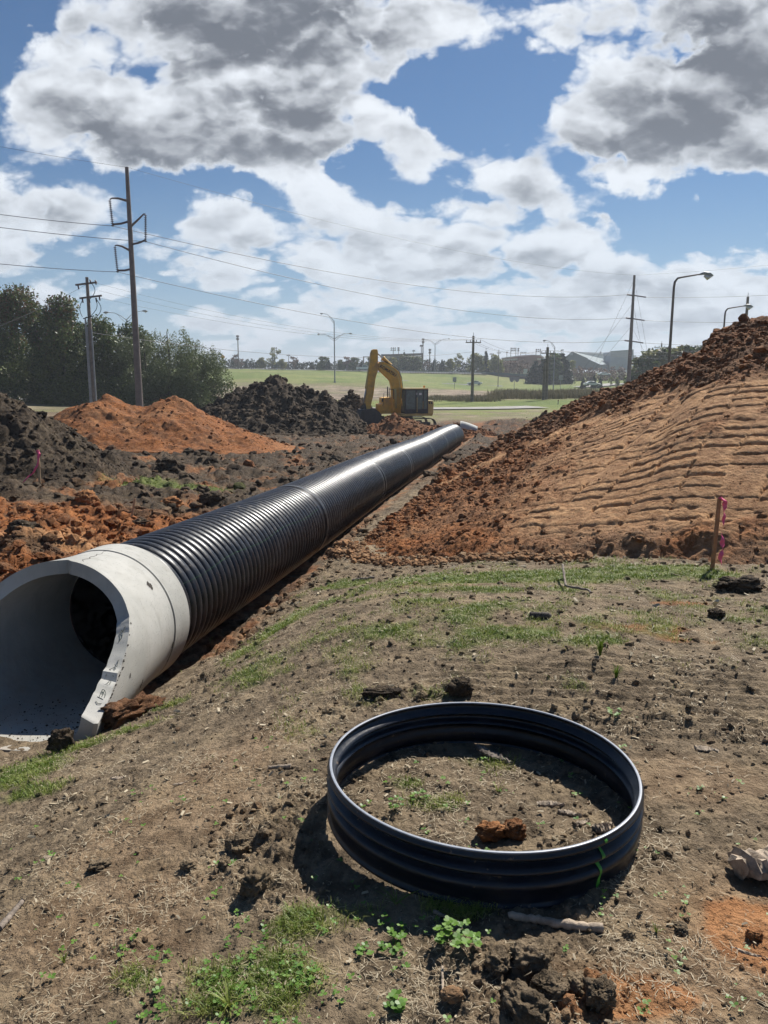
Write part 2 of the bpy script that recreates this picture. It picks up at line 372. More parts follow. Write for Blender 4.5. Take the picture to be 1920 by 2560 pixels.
def ground(x, y, full=False):
    x = np.atleast_1d(np.asarray(x, float)); y = np.atleast_1d(np.asarray(y, float))
    org, drk, tan, grn, fd, fg, r, oz, work, n1, n2, n3 = masks(x, y)
    z = base_z(x, y); d = np.sqrt(x*x+y*y); a, l = axd(x, y)
    # trench
    zc = C0[2]+AX[2]*a*(1/np.linalg.norm(AX[:2]))
    tm = sst(-2.10, -1.93, a)*sst(49, 46.5, a)
    zt = zc-PR-.06+.04*n2+np.where(a < 0, .30*np.clip(-a/2.1, 0, 1)+.0, 0)
    w = sst(1.32+.12*n2, .92+.05*n2, np.abs(l))
    w = np.where(l > 0, sst(1.0+.08*n2, .70+.03*n2, np.abs(l)), w)
    w = np.where(a < .2, sst(1.0, .8, np.abs(l)), w)
    z = z*(1-tm*w)+np.minimum(zt, z)*tm*w
    z = z+.10*sst(1.0, 1.5, np.abs(l))*sst(2.4, 1.6, np.abs(l))*tm*sst(.5, 3, a)*(1+n2)*.7
    # relief
    near = sst(60, 25, d)
    rg = r
    z = z+.05*n1*sst(1, 4, d)*(1+work*2+oz*1.5)*sst(70, 60, d)+.012*n2*(.5+rg)*near
    k = np.clip(rg-.35, 0, 1)
    z = z+k*(.13*lumps(x*3.2+n1, y*3.2, 5, .4)*sst(25, 12, d)+.11*lumps(x*6.3+n2, y*6.3, 6, .5)*sst(25, 12, d))-.05*k*np.clip(-fbm(x*3.1, y*3.1, 3, 61)-.1, 0, 1)*2
    z = z+np.clip(rg, .15, 1.2)*(.060*lumps(x*11.1+n2, y*11.1, 8, .5)*sst(18, 9, d)+.040*lumps(x*23.3, y*23.3, 9, .5)*sst(9, 6, d))
    z = z+np.clip(rg+.15, .2, 1.1)*sst(9, 6, d)*(.020*lumps(x*47., y*47., 10, .5)+.014*fbm(x*20, y*20, 3, 31))
    wk = np.maximum(oz, work)
    wk = wk*sst(.9, 1.5, np.abs(l))
    z = z+wk*sst(75, 60, d)*(.34*lumps(x*.9+n1*.6, y*.9, 12, .5)+.22*lumps(x*2.1+n1, y*2.1, 13, .6)+.14*lumps(x*4.3+n1, y*4.3, 14, .6)+.25*np.abs(fbm(x*1.3, y*1.3, 4, 41))-.05)*(.9+.4*n3)
    # faint tread marks, right foreground
    tm2 = sst(.3, .7, pb(x, y, 1650, 1750, 1.3, .7)+pb(x, y, 1350, 1700, .8, .4)*.6+n2*.2)
    ph = (y+.16*x+.05*n1)/.115; z = z+tm2*.014*np.clip(np.sin(ph*2*np.pi)+.35*n2, -.6, 1)*sst(9, 7, d)
    tm3 = sst(.35, .7, pb(x, y, 120, 1340, 1.3, 1.3, -.6)); z = z+0*tm3
    z = z+sst(90, 120, d)*.25*n3*np.clip(d/200, 0, 1)+fd*.10*np.clip(fbm(x*.8, y*.8, 3, 77), 0, 1)*sst(100, 110, d)
    path = np.maximum(pb(x, y, 480, 2050, .4, 1.1, -.25, -.25), np.maximum(pb(x, y, 300, 2300, .5, .5, -.1), np.maximum(pb(x, y, 1750, 1950, .5, .3), pb(x, y, 1100, 1480, .6, .4, -.2))))
    if not full: return z
    tan = np.maximum(tan, .5*np.maximum(pb(x, y, 1560, 2500, .3, .12), pb(x, y, 1890, 2340, .25, .25)))
    tan = np.maximum(tan, sst(.1, .5, fbm(x*.5, y*1.2, 4, 88)-.08)*work*.35)
    tan = np.maximum(tan, sst(.3, .7, pb(x, y, 60, 1360, 1.6, 1.0, -.6)+n2*.3)*oz*.55)
    tan = np.maximum(tan, .12*sst(.2, .8, path+.5*n2)*(1-grn))
    drk2 = np.maximum(drk, np.clip((rg-.7)*1.4, 0, .6)*sst(-.2, .4, n2)*sst(16, 9, d)*(1-oz)*(1-grn))
    rough_dark = np.clip((rg-.55), 0, 1)*sst(-.1, .3, n1)*sst(12, 8, d)  # darker tone on the rougher near ground
    soil = np.c_[np.clip(org, 0, 1), np.clip(drk2, 0, 1), np.clip(grn, 0, 1)*.80, np.clip(tan, 0, 1)]
    field = np.c_[np.clip(fg, 0, 1), np.clip(fd, 0, 1), rough_dark, np.ones_like(x)]
    return z, soil, field
def build_ground():
    th = np.concatenate([np.arange(-37, 37, .072), np.arange(37, 323, 5.)]); th = np.radians(th)
    r = [.8]
    while r[-1] < 5500:
        q = r[-1]; r.append(q*(1.0042 if q < 10 else 1.0075 if q < 32 else 1.015 if q < 120 else 1.03 if q < 500 else 1.12) if q > 1.7 else q+.1)
    r = np.array(r); X = np.sin(th)[None, :]*r[:, None]; Y = np.cos(th)[None, :]*r[:, None]
    x = X.ravel(); y = Y.ravel(); z, soil, field = ground(x, y, True)
    nt = len(th)
    V = np.vstack([np.c_[x, y, z], [0, 0, base_z(0., 0.)[0]]])
    k = len(V)-1; j = np.arange(nt)
    f2 = np.stack([np.full(nt, k), (j+1) % nt, j], -1)
    f1 = grid_faces(len(r), nt, True)[:, ::-1]
    soil = np.vstack([soil, soil[0]]); field = np.vstack([field, field[0]])
    o = raw_mesh('ground', V, [f1[:, ::-1], f2[:, ::-1]], M_SOIL, smooth=True, cols={'soil': soil, 'field': field})
    tag(o, kind='structure'); return o
build_ground()
def gz(x, y): return float(ground(np.array([x]), np.array([y]))[0])

# ================================================================ MOUNDS
def clodz(x, y, s, k=1.):
    return k*(.30*lumps(x*1.1, y*1.1, s, .45)+.16*lumps(x*2.7, y*2.7, s+1, .6)+.075*lumps(x*6.1, y*6.1, s+2, .65)+.035*lumps(x*13.7, y*13.7, s+3, .6))
def mound(name, cx, cy, peaks, rx, ry, res, org, drk, seed, clod, label, ridges=.0, zb=None):
    """peaks: (dx,dy,height,rx,ry) cones summed with a soft maximum on the local ground"""
    nx = int(2*rx/res); ny = int(2*ry/res); gx = np.linspace(-rx, rx, nx); gy = np.linspace(-ry, ry, ny)
    X, Y = np.meshgrid(gx, gy); x = X.ravel(); y = Y.ravel()
    wx = x+.35*fbm(x*.5, y*.5, 3, seed)+.1*fbm(x*2, y*2, 2, seed+5); wy = y+.35*fbm(x*.5+9, y*.5, 3, seed+1)
    h = np.zeros_like(x)
    for dx, dy, hh, ax_, ay_ in peaks:
        q = np.sqrt(((wx-dx)/ax_)**2+((wy-dy)/ay_)**2)
        c = hh*(np.sqrt((1-q)**2+.004)-.03)*np.where(q < 1, 1, -1)
        c = np.where(q < 1, c, -.6*(q-1)*hh)
        h = np.where(q < 1.0, np.maximum(h, 0)+np.log1p(np.exp(np.clip((c-np.maximum(h, 0))*6, -30, 30)))/6, h)
        h = np.where(q >= 1.0, np.maximum(h, c), h) if dx == peaks[0][0] and dy == peaks[0][1] else h
    edge = np.minimum(np.minimum(rx-np.abs(x), ry-np.abs(y))/(.12*min(rx, ry)), 1)
    k = np.clip(h/.5, 0, 1)
    z = h+k*clodz(x+cx, y+cy, seed, clod)+k*ridges*ridg(x*.7, y*.7, 4, seed+9)+k*.12*fbm(x*.9, y*.9, 4, seed+3)
    z = np.where(h <= .02, -.25, z-.12)
    b = base_z(x+cx, y+cy) if zb is None else zb
    z = z+b-(1-np.clip(edge, 0, 1))*.5
    n2 = fbm(x*1.3, y*1.3, 4, seed+7); n3 = fbm(x*.4, y*.4, 3, seed+8)
    soil = np.c_[np.clip(org+.25*n2, 0, 1) if org > 0 else np.zeros_like(x), np.clip(drk+.4*n3, 0, 1) if drk > 0 else np.zeros_like(x), 0*x, np.clip(.25*n3, 0, 1)*(org > .5)]
    fld = np.c_[0*x, 0*x, 0*x, 1+0*x]
    cz = float(base_z(cx, cy)[0]) if zb is None else zb
    o = raw_mesh(name, np.c_[x, y, z-cz], [grid_faces(ny, nx)], M_SOIL, smooth=True, cols={'soil': soil, 'field': fld})
    o.location = (cx, cy, cz); tag(o, label, 'dirt mound'); return o
def pk(px, py, Y, cx, cy):
    p = atY(px, py, Y); return p[0]-cx, p[1]-cy, p[2]
# orange twin mound
def mk_mound(name, Y, pks, rx, ry, res, org, drk, seed, clod, label, ridges=0, cpx=None):
    c = atY(cpx, 1000, Y); cx, cy = c[0], Y; P = []
    for px, py, dy, ax_, ay_ in pks:
        p = atY(px, py, Y+dy); g = float(base_z(p[0], p[1])[0]); P.append((p[0]-cx, p[1]-cy, p[2]-g+.1, ax_, ay_))
    return mound(name, cx, cy, P, rx, ry, res, org, drk, seed, clod, label, ridges)
mk_mound('dirt_mound', 33, [(262, 984, 0, 3.7, 5.0), (432, 988, .6, 4.2, 5.0), (345, 1022, .5, 4.0, 4.4), (520, 1055, 0, 4.2, 3.6), (185, 1030, -.5, 3.2, 3.5)], 9.5, 7.5, .05, .92, 0, 51, .55,
         'broad twin-peaked orange dirt mound in front of the tall power pole', .10, 345)
mk_mound('dirt_mound', 50, [(686, 940, 0, 5.0, 5.5), (620, 968, 0, 4.6, 4.5), (760, 965, .5, 4.2, 4.5), (815, 985, .3, 3.1, 4), (575, 1005, -.5, 4.2, 4), (660, 1035, -3, 4.2, 3.2), (770, 1040, -2.6, 3, 3)], 9.5, 8, .07, .12, .93, 71, 1.5,
         'big dark clay mound with a jagged top left of the excavator', .35, 700)
mk_mound('dirt_mound', 60, [(880, 983, 0, 3.0, 3), (905, 1002, 0, 2.4, 2.4), (850, 1004, 0, 2.0, 2)], 4.6, 4, .08, .1, .95, 83, 1.2,
         'small dark clay mound just left of the excavator bucket', .3, 878)
mk_mound('dirt_mound', 21, [(-60, 955, 0, 3.6, 4), (40, 1010, 0, 2.8, 3.2), (105, 1075, -.2, 2.0, 2.2), (170, 1140, -.3, 1.5, 1.4), (60, 1130, -1.6, 2.2, 1.8)], 5.6, 5.5, .035, .04, .97, 95, 1.15,
         'steep black clay mound at the left edge behind the stake', .28, -20)
mk_mound('dirt_mound', 50, [(985, 1032, 0, 2.6, 2.0), (1030, 1052, 0, 2.6, 2), (895, 1066, 0, 2.2, 1.6), (1090, 1066, .3, 2.6, 1.6)], 5.6, 3.4, .06, .80, .12, 105, .8,
         'low orange dirt heap under the excavator bucket', .1, 985)
mk_mound('dirt_mound', 48, [(1140, 1058, 1, 1.6, 1.8), (1180, 1066, 1.2, 1.5, 1.6), (1210, 1085, 0, 1.4, 1.6)], 3.6, 3, .06, .85, .1, 115, .6,
         'low orange dirt heap around the buried white pipe end', .1, 1160)
mk_mound('dirt_mound', 42, [(1365, 1026, 0, 1.5, 1.5), (1335, 1048, 0, 1.1, 1.2)], 2.6, 2.4, .05, .45, .3, 125, .7,
         'small brown dirt heap on the green grass behind the big slope', .1, 1355)

def march(px, py):
    r = ray(px, py); t = np.linspace(3, 60, 6000); P = np.array([0, 0, H])+r[None]*t[:, None]; return P[np.argmax(P[:, 2] < base_z(P[:, 0], P[:, 1]))]
def big_mound():
    Rp = [(1075, 1222, 16.5), (1140, 1180, 19), (1208, 1138, 21.5), (1241, 1120, 22.5), (1299, 1084, 23.5), (1400, 1036, 24), (1436, 1019, 24), (1490, 995, 23.2), (1548, 972, 22), (1610, 945, 20.8), (1660, 921, 20), (1673, 912, 19.8), (1720, 892, 19.2),
          (1754, 876, 18.7), (1776, 858, 18.3), (1801, 826, 17.8), (1830, 812, 17.4), (1855, 802, 17), (1920, 792, 16.5), (2050, 790, 16), (2300, 830, 16), (2700, 900, 16)]
    Bp = [(868, 1376), (884, 1384), (900, 1388), (925, 1390), (960, 1392), (1030, 1394), (1070, 1394), (1130, 1392), (1200, 1390), (1290, 1388), (1370, 1386), (1400, 1386), (1460, 1388),
          (1510, 1390), (1550, 1392), (1590, 1394), (1640, 1396), (1690, 1400), (1800, 1405), (1980, 1425), (2300, 1480), (2900, 1540)]
    Rw = np.array([atY(*p) for p in Rp]); Bw = np.array([march(px, py) for px, py in Bp])
    Rw[0, 2] = base_z(Rw[0, 0], Rw[0, 1])[0]+.05; 
    t = np.r_[0, np.cumsum(np.linalg.norm(np.diff(Rw[:, :2], axis=0), axis=1))]; nu = 900; tt = np.linspace(0, t[-1], nu)
    ic = lambda A: np.stack([np.interp(tt, t, A[:, k]) for k in range(3)], -1)
    Rr = ic(Rw); Br = ic(Bw)
    ker = np.ones(15)/15
    for A in (Rr, Br):
        for k in range(3): A[:, k] = np.convolve(np.pad(A[:, k], 7, 'edge'), ker, 'valid')
    v = np.concatenate([np.linspace(-.08, 1.0, 880), np.linspace(1.0, 1.9, 90)[1:]])
    vv = v[:, None]
    XY = Br[None, :, :2]*(1-vv[..., None])+Rr[None, :, :2]*vv[..., None]
    f = np.where(vv < 1, np.where(vv > 0, np.sign(vv)*np.abs(vv)**.93, vv*1.2), 1)
    f = np.minimum(f, 1)
    Z = Br[None, :, 2]*(1-f)+Rr[None, :, 2]*f
    rise = (Rr[:, 2]-Br[:, 2])[None, :]
    Z = Z+.22*np.sin(np.pi*np.clip(vv, 0, 1))*np.clip(rise/2, 0, 1)          # slightly bulging face
    Z = Z-np.where(vv > 1, (vv-1)*np.maximum(rise, 1.2)*2.4, 0)-.10*np.exp(-((vv-1)/.02)**2)
    x = XY[..., 0].ravel(); y = XY[..., 1].ravel(); z = Z.ravel(); V_ = np.broadcast_to(vv, Z.shape).ravel(); U_ = np.broadcast_to((tt/t[-1])[None, :], Z.shape).ravel()
    n1 = fbm(x*.7, y*.7, 4, 201); n2 = fbm(x*2.2, y*2.2, 4, 202); n3 = fbm(x*6, y*6, 3, 203)
    # screen-free zones in slope coordinates: loose crest, light haul strip, tread face, crumbly left toe
    lim = .60+.10*n1-.10*U_+.05*n2
    loose = sst(lim-.03, lim+.06, V_)
    toe = sst(.55, .30, x*.13+V_*.30+.10*n1+.02)                       # crumbly orange left part
    toe = sst(2.1, .3, x-.42*(y-8.8)+n1*1.3)
    toe = np.maximum(toe, sst(.25, .55, fbm(x*.5+.2*y, y*.9-.3*x, 4, 207)+.12)*.9)
    foot = sst(.085+.05*n2, .02, V_)
    comp = np.clip(1-np.maximum(np.maximum(loose, toe*.9), foot*.85), 0, 1)
    # tread bars: nearly level bars, in lanes climbing the slope
    lane = ((x-.75*(y-9))/1.25+.10*n1)/.50; li = np.floor(lane); lf = lane-li
    hsh = (_h(li, li*0, 5) & 1023)/1023.
    s = (y+.60*x+.03*n1+.015*n2+hsh*.27)/.30; sf = s-np.floor(s)
    cell = (_h(li, np.floor(s), 9) & 1023)/1023.
    bar = np.exp(-((sf-.5-.1*n2)/.12)**2)
    keep = (cell > .20)*sst(-.5, .0, n2+.6*n1+.12)
    gap = np.exp(-((lf-.03)/.07)**2)*sst(-.1, .35, n3+.1)
    bar2 = np.exp(-((sf-.5-.08*n2-.07*n3)/(.05+.08*cell))**2)
    z = z+comp*(-.033*bar2*keep*(.3+1.2*cell)-.045*gap*(cell > .3)+(cell-.5)*.026*keep+.016*(sf-.5)*keep)
    z = z+loose*(clodz(x, y, 210, .62)+.16*n1+.07*ridg(x*1.6, y*1.6, 4, 214))+toe*(clodz(x, y, 220, .30)+.07*n2+.05*ridg(x*2.1, y*2.1, 4, 215))+foot*clodz(x, y, 230, .6)
    z = z+.012*n3+.018*(1-comp)*fbm(x*9, y*9, 3, 211)+comp*sst(.12, .5, n2)*clodz(x, y, 240, .42)+.008*fbm(x*14, y*14, 3, 212)
    # a few wheel ruts climbing diagonally through the face
    for off, dep, wd in ((2.1, .10, .14), (6.2, .07, .13), (7.6, .06, .12), (9.5, .07, .13)):
        q = x-off-.62*(y-9.5)-.35*np.sin(y*.5)-.2*n1; z = z-.6*dep*np.exp(-(q/wd)**2)*sst(.15, .35, V_)*sst(1.0, .75, V_)+.3*dep*np.exp(-((q-wd*1.9)/wd)**2)*sst(.05, .25, V_)*sst(.9, .7, V_)
    b = base_z(x, y); z = np.where(V_ > 1.85, b-.5, z)
    pl = sst(-.25, .35, n2*.8+n3*.5+.25*(cell-.5));
    org = np.clip(loose*(.72+.3*n1)+toe*(.78+.35*n2)*(1-loose)+foot*.35+comp*.55*(1-.5*pl), 0, 1)
    tan = comp*(.42+.55*pl)+.15*toe*sst(0, .4, n1)
    strip = np.exp(-((V_-lim+.07)/.045)**2)*sst(.10, .2, U_); tan = np.maximum(tan, strip*.95*sst(-.3, .2, n2+.1)); 
    drk = np.clip(loose*(.26+.45*sst(-.1, .4, n2))+toe*.25*sst(.1, .5, n1)+bar*keep*comp*.12, 0, 1)  # tread grooves tinted darker, their crease shade put into the colour
    soil = np.c_[org, drk*.36, 0*x, np.clip(tan, 0, 1)]; soil[:, 3] = np.clip(tan, 0, 1)
    sel = (U_ < .14) | (V_ < .12); ln_ = np.broadcast_to(np.linalg.norm(Rr[:, :2]-Br[:, :2], axis=1)[None, :], Z.shape).ravel(); gg = b.copy(); gg[sel] = ground(x[sel], y[sel]); gg = np.minimum(gg, b)
    z = np.where(U_ < .14, np.minimum(z, gg-.12+.45*U_*t[-1]), z); cw_ = sst(.30, .12, U_); z = np.where(V_ < .12, z*(1-cw_)+cw_*np.minimum(z, gg-.01+.33*V_*ln_+600*np.clip(V_-.04, 0, 1)**2), z)
    z = z-.10*(1-cw_)*sst(.03, -.02, V_)
    eu = np.maximum(sst(.010, .002, U_), sst(-.03, -.07, V_)); z = z*(1-eu)+(gg-.12)*eu; z = np.where((U_ < .004) | (V_ < -.07), gg-.5, z)
    o0 = np.array([4., 14., -.3])
    o = raw_mesh('dirt_mound', np.c_[x, y, z]-o0, [grid_faces(len(v), nu)[:, ::-1]], M_SOIL, smooth=True, cols={'soil': soil, 'field': np.c_[0*x, 0*x, 0*x, 1+0*x]})
    o.location = Vector(o0); tag(o, 'huge reddish dirt slope with level track marks filling the right side', 'dirt mound')
    return Br, Rr, x.reshape(Z.shape), y.reshape(Z.shape), z.reshape(Z.shape)
BM = big_mound()
# ================================================================ BLACK CORRUGATED PIPE
def hdpe(name, dust=.35):
    m, t, b = new_mat(name)
    g = t.n('ShaderNodeNewGeometry'); co = g.outputs['Position']
    n1 = t.noise(co, 2.2, 7, .65); n2 = t.noise(co, 35, 4, .6); n3 = t.noise(co, 9, 6, .7)
    c = t.mix(t.ss(n1, .35, .7), (.0045, .0055, .0095), (.015, .017, .024))
    d = t.math('MULTIPLY', t.ss(n3, .52, .74), t.ss(n1, .42, .62)); d = t.math('MULTIPLY', d, dust)
    up = t.n('ShaderNodeSeparateXYZ', ins={0: g.outputs['Normal']}).outputs[2]
    c = t.mix(d, c, (.17, .125, .085)); 
    sp = t.math('MULTIPLY', t.ss(t.noise(co, 28, 3, .5), .67, .72), t.ss(n1, .45, .6))
    c = t.mix(t.math('MULTIPLY', sp, .7), c, (.22, .15, .09))
    t.t.links.new(c, b.inputs['Base Color'])
    ro = t.math('ADD', t.math('MULTIPLY', t.ss(n3, .3, .75), .20), .28); ro = t.math('ADD', ro, t.math('MULTIPLY', d, .6), clamp=True); t.t.links.new(ro, b.inputs['Roughness'])
    b.inputs['Specular IOR Level'].default_value = .5
    t.t.links.new(t.bump(t.math('ADD', n2, t.math('MULTIPLY', n3, .8)), .12, .01), b.inputs['Normal']); return m
M_HDPE = hdpe('black_plastic', .30); M_HDPE2 = hdpe('ring_plastic', .16)
M_GLINE = simple('faint_green_line', (.022, .075, .022), .5, var=.5, scale=18, dirt=(.012, .013, .018, 1.))
M_BORE_SHADE = simple('bore_shade_plastic', (.006, .007, .009), .7, var=.1)  # near-black tone puts the shade of the pipe bore into its colour
M_RIM = simple('cut_rim', (.30, .32, .36), .38, var=.12, scale=30)
M_GREEN = simple('green_stripe', (.10, .36, .04), .5, var=.3, scale=25, dirt=(.03, .03, .03, .6))
def ring_surface(path_s, radii, n, c=C0, drop=lambda s: 0):
    th = np.linspace(0, 2*np.pi, n, endpoint=False)
    circ = np.cos(th)[:, None]*UP+np.sin(th)[:, None]*RT
    V = c[None, None, :]+AX[None, None, :]*path_s[:, None, None]+radii[:, None, None]*circ[None]
    V[..., 2] -= np.array([drop(s) for s in path_s])[:, None]
    return V.reshape(-1, 3)
pipe = empty('culvert_pipe', tuple(C0-np.array([0, 0, PR])))
tag(pipe, 'long black corrugated plastic drain pipe laid in the trench', 'pipe')
def s_of(px, py_top):
    # distance along the axis whose top silhouette sits at this photo column
    best = min(np.linspace(0, LP, 2000), key=lambda s: abs((lambda p: 960+F_*p[0]/(p[1]*CT+(H-p[2])*ST))(C0+AX*s+UP*PR*.96-RT*PR*.28)-px)); return float(best)
joints = [0.05]+[s_of(px, 0) for px in (690, 877, 962, 1030, 1074)]+[0, LP]
joints[6] = (joints[5]+LP)/2
bend = lambda s: .028*math.sin(s*.31+.4)*min(1, s/8)
def off(s): return .0
for k in range(len(joints)-1):
    a, b_ = joints[k], joints[k+1]; L = b_-a; pitch = .145
    n = int(L/pitch); pitch = L/n; per_ = 10 if k < 2 else 6
    S = [a, a+.001]; Rr = [PR-.10, PR-.035]
    for i in range(n):
        for j in range(per_):
            t = j/per_; s = a+(i+t)*pitch
            e = .054*(np.sqrt(max(0, 1-(2*t-1)**2))-1)
            if (i < 2 or i >= n-1) and k > 0: e = -.004 if 0 < i else -.030
            S.append(s+.002); Rr.append(PR+e)
    S += [b_-.004, b_-.002]; Rr += [PR-.02, PR-.12]
    S = np.array(S); Rr = np.array(Rr); nn = 128 if k < 2 else 72
    V = ring_surface(S, Rr, nn, drop=bend)
    V += RT*np.repeat(np.array([off(s) for s in S]), nn)[:, None]
    fs = [grid_faces(len(S), nn, True)]
    if k == 0:   # inner bore seen through the concrete mouth
        S2 = np.linspace(a-.02, a+9, 30); raw_mesh('shaded_bore', ring_surface(S2, np.full(30, .60), nn)-np.array(pipe.location), [grid_faces(30, nn, True)], M_BORE_SHADE, pipe, smooth=True)
        V3 = ring_surface(np.array([a-.02, a+.001]), np.array([.60, PR-.1]), nn); fs.append(grid_faces(2, nn, True)+len(V)); V = np.vstack([V, V3])
    if k == len(joints)-2:
        V3 = ring_surface(np.array([b_-.003, b_-.003, b_-6]), np.array([PR-.11, .60, .60]), nn, drop=bend); fs.append(grid_faces(3, nn, True)+len(V)); V = np.vstack([V, V3])
    o = raw_mesh('pipe_section', V-np.array(pipe.location), fs, M_HDPE, pipe, smooth=True)
    if k == 0:   # faint green manufacturer's line
        S3 = np.arange(a+.1, b_-.1, pitch/8); th0 = R_(62 if k == 0 else 70)
        rr = np.array([PR-.054+.054*np.sqrt(max(0, 1-(2*(((s-a)/pitch) % 1)-1)**2))+.0025 for s in S3])
        if k > 0: rr = rr+0
        V = []
        for s, r in zip(S3, rr):
            for dt in (-.0045, .0045):
                th = th0+dt+.03*math.sin(s*3); p = C0+AX*s+UP*math.cos(th)*r+RT*math.sin(th)*r+RT*off(s); p = p-np.array([0, 0, bend(s)]); V.append(p)
        raw_mesh('green_line', np.array(V)-np.array(pipe.location), [grid_faces(len(S3), 2)], M_GLINE, pipe, smooth=True)

# ================================================================ CONCRETE FLARED END
def concrete():
    m, t, b = new_mat('precast_concrete')
    co = t.n('ShaderNodeNewGeometry').outputs['Position']
    n1 = t.noise(co, 1.6, 7, .6); n2 = t.noise(co, 14, 7, .65); n3 = t.noise(co, 90, 3, .5)
    c = t.mix(t.ss(n1, .32, .68), (.36, .355, .325), (.48, .47, .435))
    c = t.mix(t.math('MULTIPLY', t.ss(n2, .5, .72), .35), c, (.36, .35, .32))
    st_ = t.noise(t.n('ShaderNodeMapping', ins={'Vector': co, 'Scale': (7., 7., .9)}).outputs[0], 1., 5, .6); c = t.mix(t.math('MULTIPLY', t.ss(st_, .52, .72), .40), c, (.27, .255, .22))
    z = t.n('ShaderNodeSeparateXYZ', ins={0: co}).outputs[2]
    low = t.math('MULTIPLY', t.ss(z, -.45, -.95), t.ss(n1, .35, .6)); c = t.mix(t.math('MULTIPLY', low, .6), c, (.27, .21, .15))
    vo = t.n('ShaderNodeTexVoronoi', ins={'Vector': co, 'Scale': 30.}); pit = t.math('MULTIPLY', t.ss(vo.outputs['Distance'], .10, .03), t.math('GREATER_THAN', t.noise(co, 5, 2), .50))
    c = t.mix(t.math('MULTIPLY', pit, .8), c, (.10, .095, .09))
    t.t.links.new(c, b.inputs['Base Color']); b.inputs['Roughness'].default_value = .85; b.inputs['Specular IOR Level'].default_value = .25
    t.t.links.new(t.bump(t.math('ADD', t.math('MULTIPLY', n2, .8), t.math('MULTIPLY', n3, .25)), .35, .012), b.inputs['Normal']); return m
M_CONC = concrete(); M_PEN = simple('marker_ink', (.06, .075, .065), .8); M_HOLE = simple('hole_shade_and_cracks', (.05, .042, .036), .95, var=.4, scale=20)
FL = 2.24; TI = .125; RI = .60
fes = empty('concrete_end_section', tuple(C0-AX*1.1-np.array([0, 0, .75])))
tag(fes, 'pale grey precast concrete flared end section at the mouth of the pipe', 'concrete pipe end')
def fes_h(s):        # height of the cut rim over the bore axis
    return float(np.interp(s, [0, .949, .95, .96, .98, 1.01, 1.05, 1.11, 1.20, 1.35, 1.50, 1.85, 2.12, FL], [9, 9, .66, .655, .635, .585, .50, .40, .29, .18, .08, -.13, -.26, -.32]))
def fes_pt(s, ph, r):
    """s toward the mouth, ph from straight down (+ right), r radial offset from inner face"""
    k = max(0, (s-.35)/(FL-.35)); wx = 1+.52*k**1.5; rise = .20*k**1.5
    rad = RI+r; pw = 1-.5*min(1, k*1.1); sn = math.sin(ph); cs = -math.cos(ph)
    x = math.copysign(abs(sn)**(pw if cs < 0 else 1), sn)*(RI*wx+r); z = math.copysign(abs(cs)**(pw if cs < 0 else 1), cs)*rad   # boxier toward the mouth
    return C0-AX*s+RT*x+UP*(z+rise)
def phi_c(s):
    h = fes_h(s)
    if h > 5: return math.pi
    k = max(0, (s-.35)/(FL-.35)); h -= .0; q = h/(RI+TI*.5)
    pw = 1-.5*min(1, k*1.1); cs = math.copysign(abs(q)**(1/pw if q < 0 else 1), q)
    return math.acos(max(-1, min(1, -cs)))
sv = np.concatenate([np.linspace(-.02, .30, 9), [.302], np.linspace(.33, .95, 12), [.9505], np.arange(.955, 1.07, .006), np.arange(1.07, 1.35, .018), np.arange(1.35, FL-.02, .045), [FL-.015, FL]])
NT_ = 129; tv = np.linspace(-1, 1, NT_)
def surf(rf, back=False): 
    V = []
    for s in sv:
        pc = phi_c(s)
        for t in tv:
            jag = .006*math.sin(s*53+t*3)+.005*math.sin(s*97)
            ph = t*pc if pc > 3.1 else t*(pc+jag)
            V.append(fes_pt(s, ph, rf(s)))
    return np.array(V)
Vi = surf(lambda s: 0); Vo = surf(lambda s: TI+(.006 if s <= .301 else 0)-(.03 if s > FL-.01 else 0))
ns = len(sv); Fi = grid_faces(ns, NT_); Fo = Fi+len(Vi)
closed = sum(1 for s in sv if fes_h(s) > 5)
side = []
for i in range(closed-1, ns-1):
    for c in (0, NT_-1): side.append([i*NT_+c, (i+1)*NT_+c, (i+1)*NT_+c+len(Vi), i*NT_+c+len(Vi)])
for i in (0, ns-1):
    for j in range(NT_-1): side.append([i*NT_+j, i*NT_+j+1, i*NT_+j+1+len(Vi), i*NT_+j+len(Vi)])
o = raw_mesh('barrel', np.vstack([Vi, Vo])-np.array(fes.location), [Fi, Fo, np.array(side)], M_CONC, fes, smooth=True, auto=40)
# surface patches on the barrel: lifting holes (flat dark discs, their inner shade in the colour), joint line, marker writing
def patch(name, s0, ph0, ds, dph, mat, seed=0):
    V = [fes_pt(s0, ph0, TI+.004+(.008 if s0 < .3 else 0))]
    n = 22; rr = random.Random(seed)
    for i in range(n):
        a = 2*math.pi*i/n; k = .75+.5*rr.random(); V.append(fes_pt(s0+ds*math.cos(a)*k, ph0+dph*math.sin(a)*k, TI+.003+(.018 if s0 < .3 else 0)))
    raw_mesh(name, np.array(V)-np.array(fes.location), [np.array([[0, 1+i, 1+(i+1) % n] for i in range(n)])], mat, fes)
patch('lift_hole', .50, R_(128), .035, .06, M_HOLE, 1); patch('lift_hole', 1.05, R_(66), .020, .075, M_HOLE, 2); patch('lift_hole', .33, R_(76), .018, .05, M_HOLE, 3)
patch('surface_chip', 1.45, R_(84), .015, .02, M_HOLE, 4); patch('surface_chip', 1.25, R_(110), .012, .012, M_HOLE, 5)
cb = MB(); cb.tube([fes_pt(.315, ph, TI+.001) for ph in np.linspace(R_(60), R_(200), 40)], .0025, 6); cb.build('joint_line', M_HOLE, fes, origin=None).location = -Vector(fes.location)
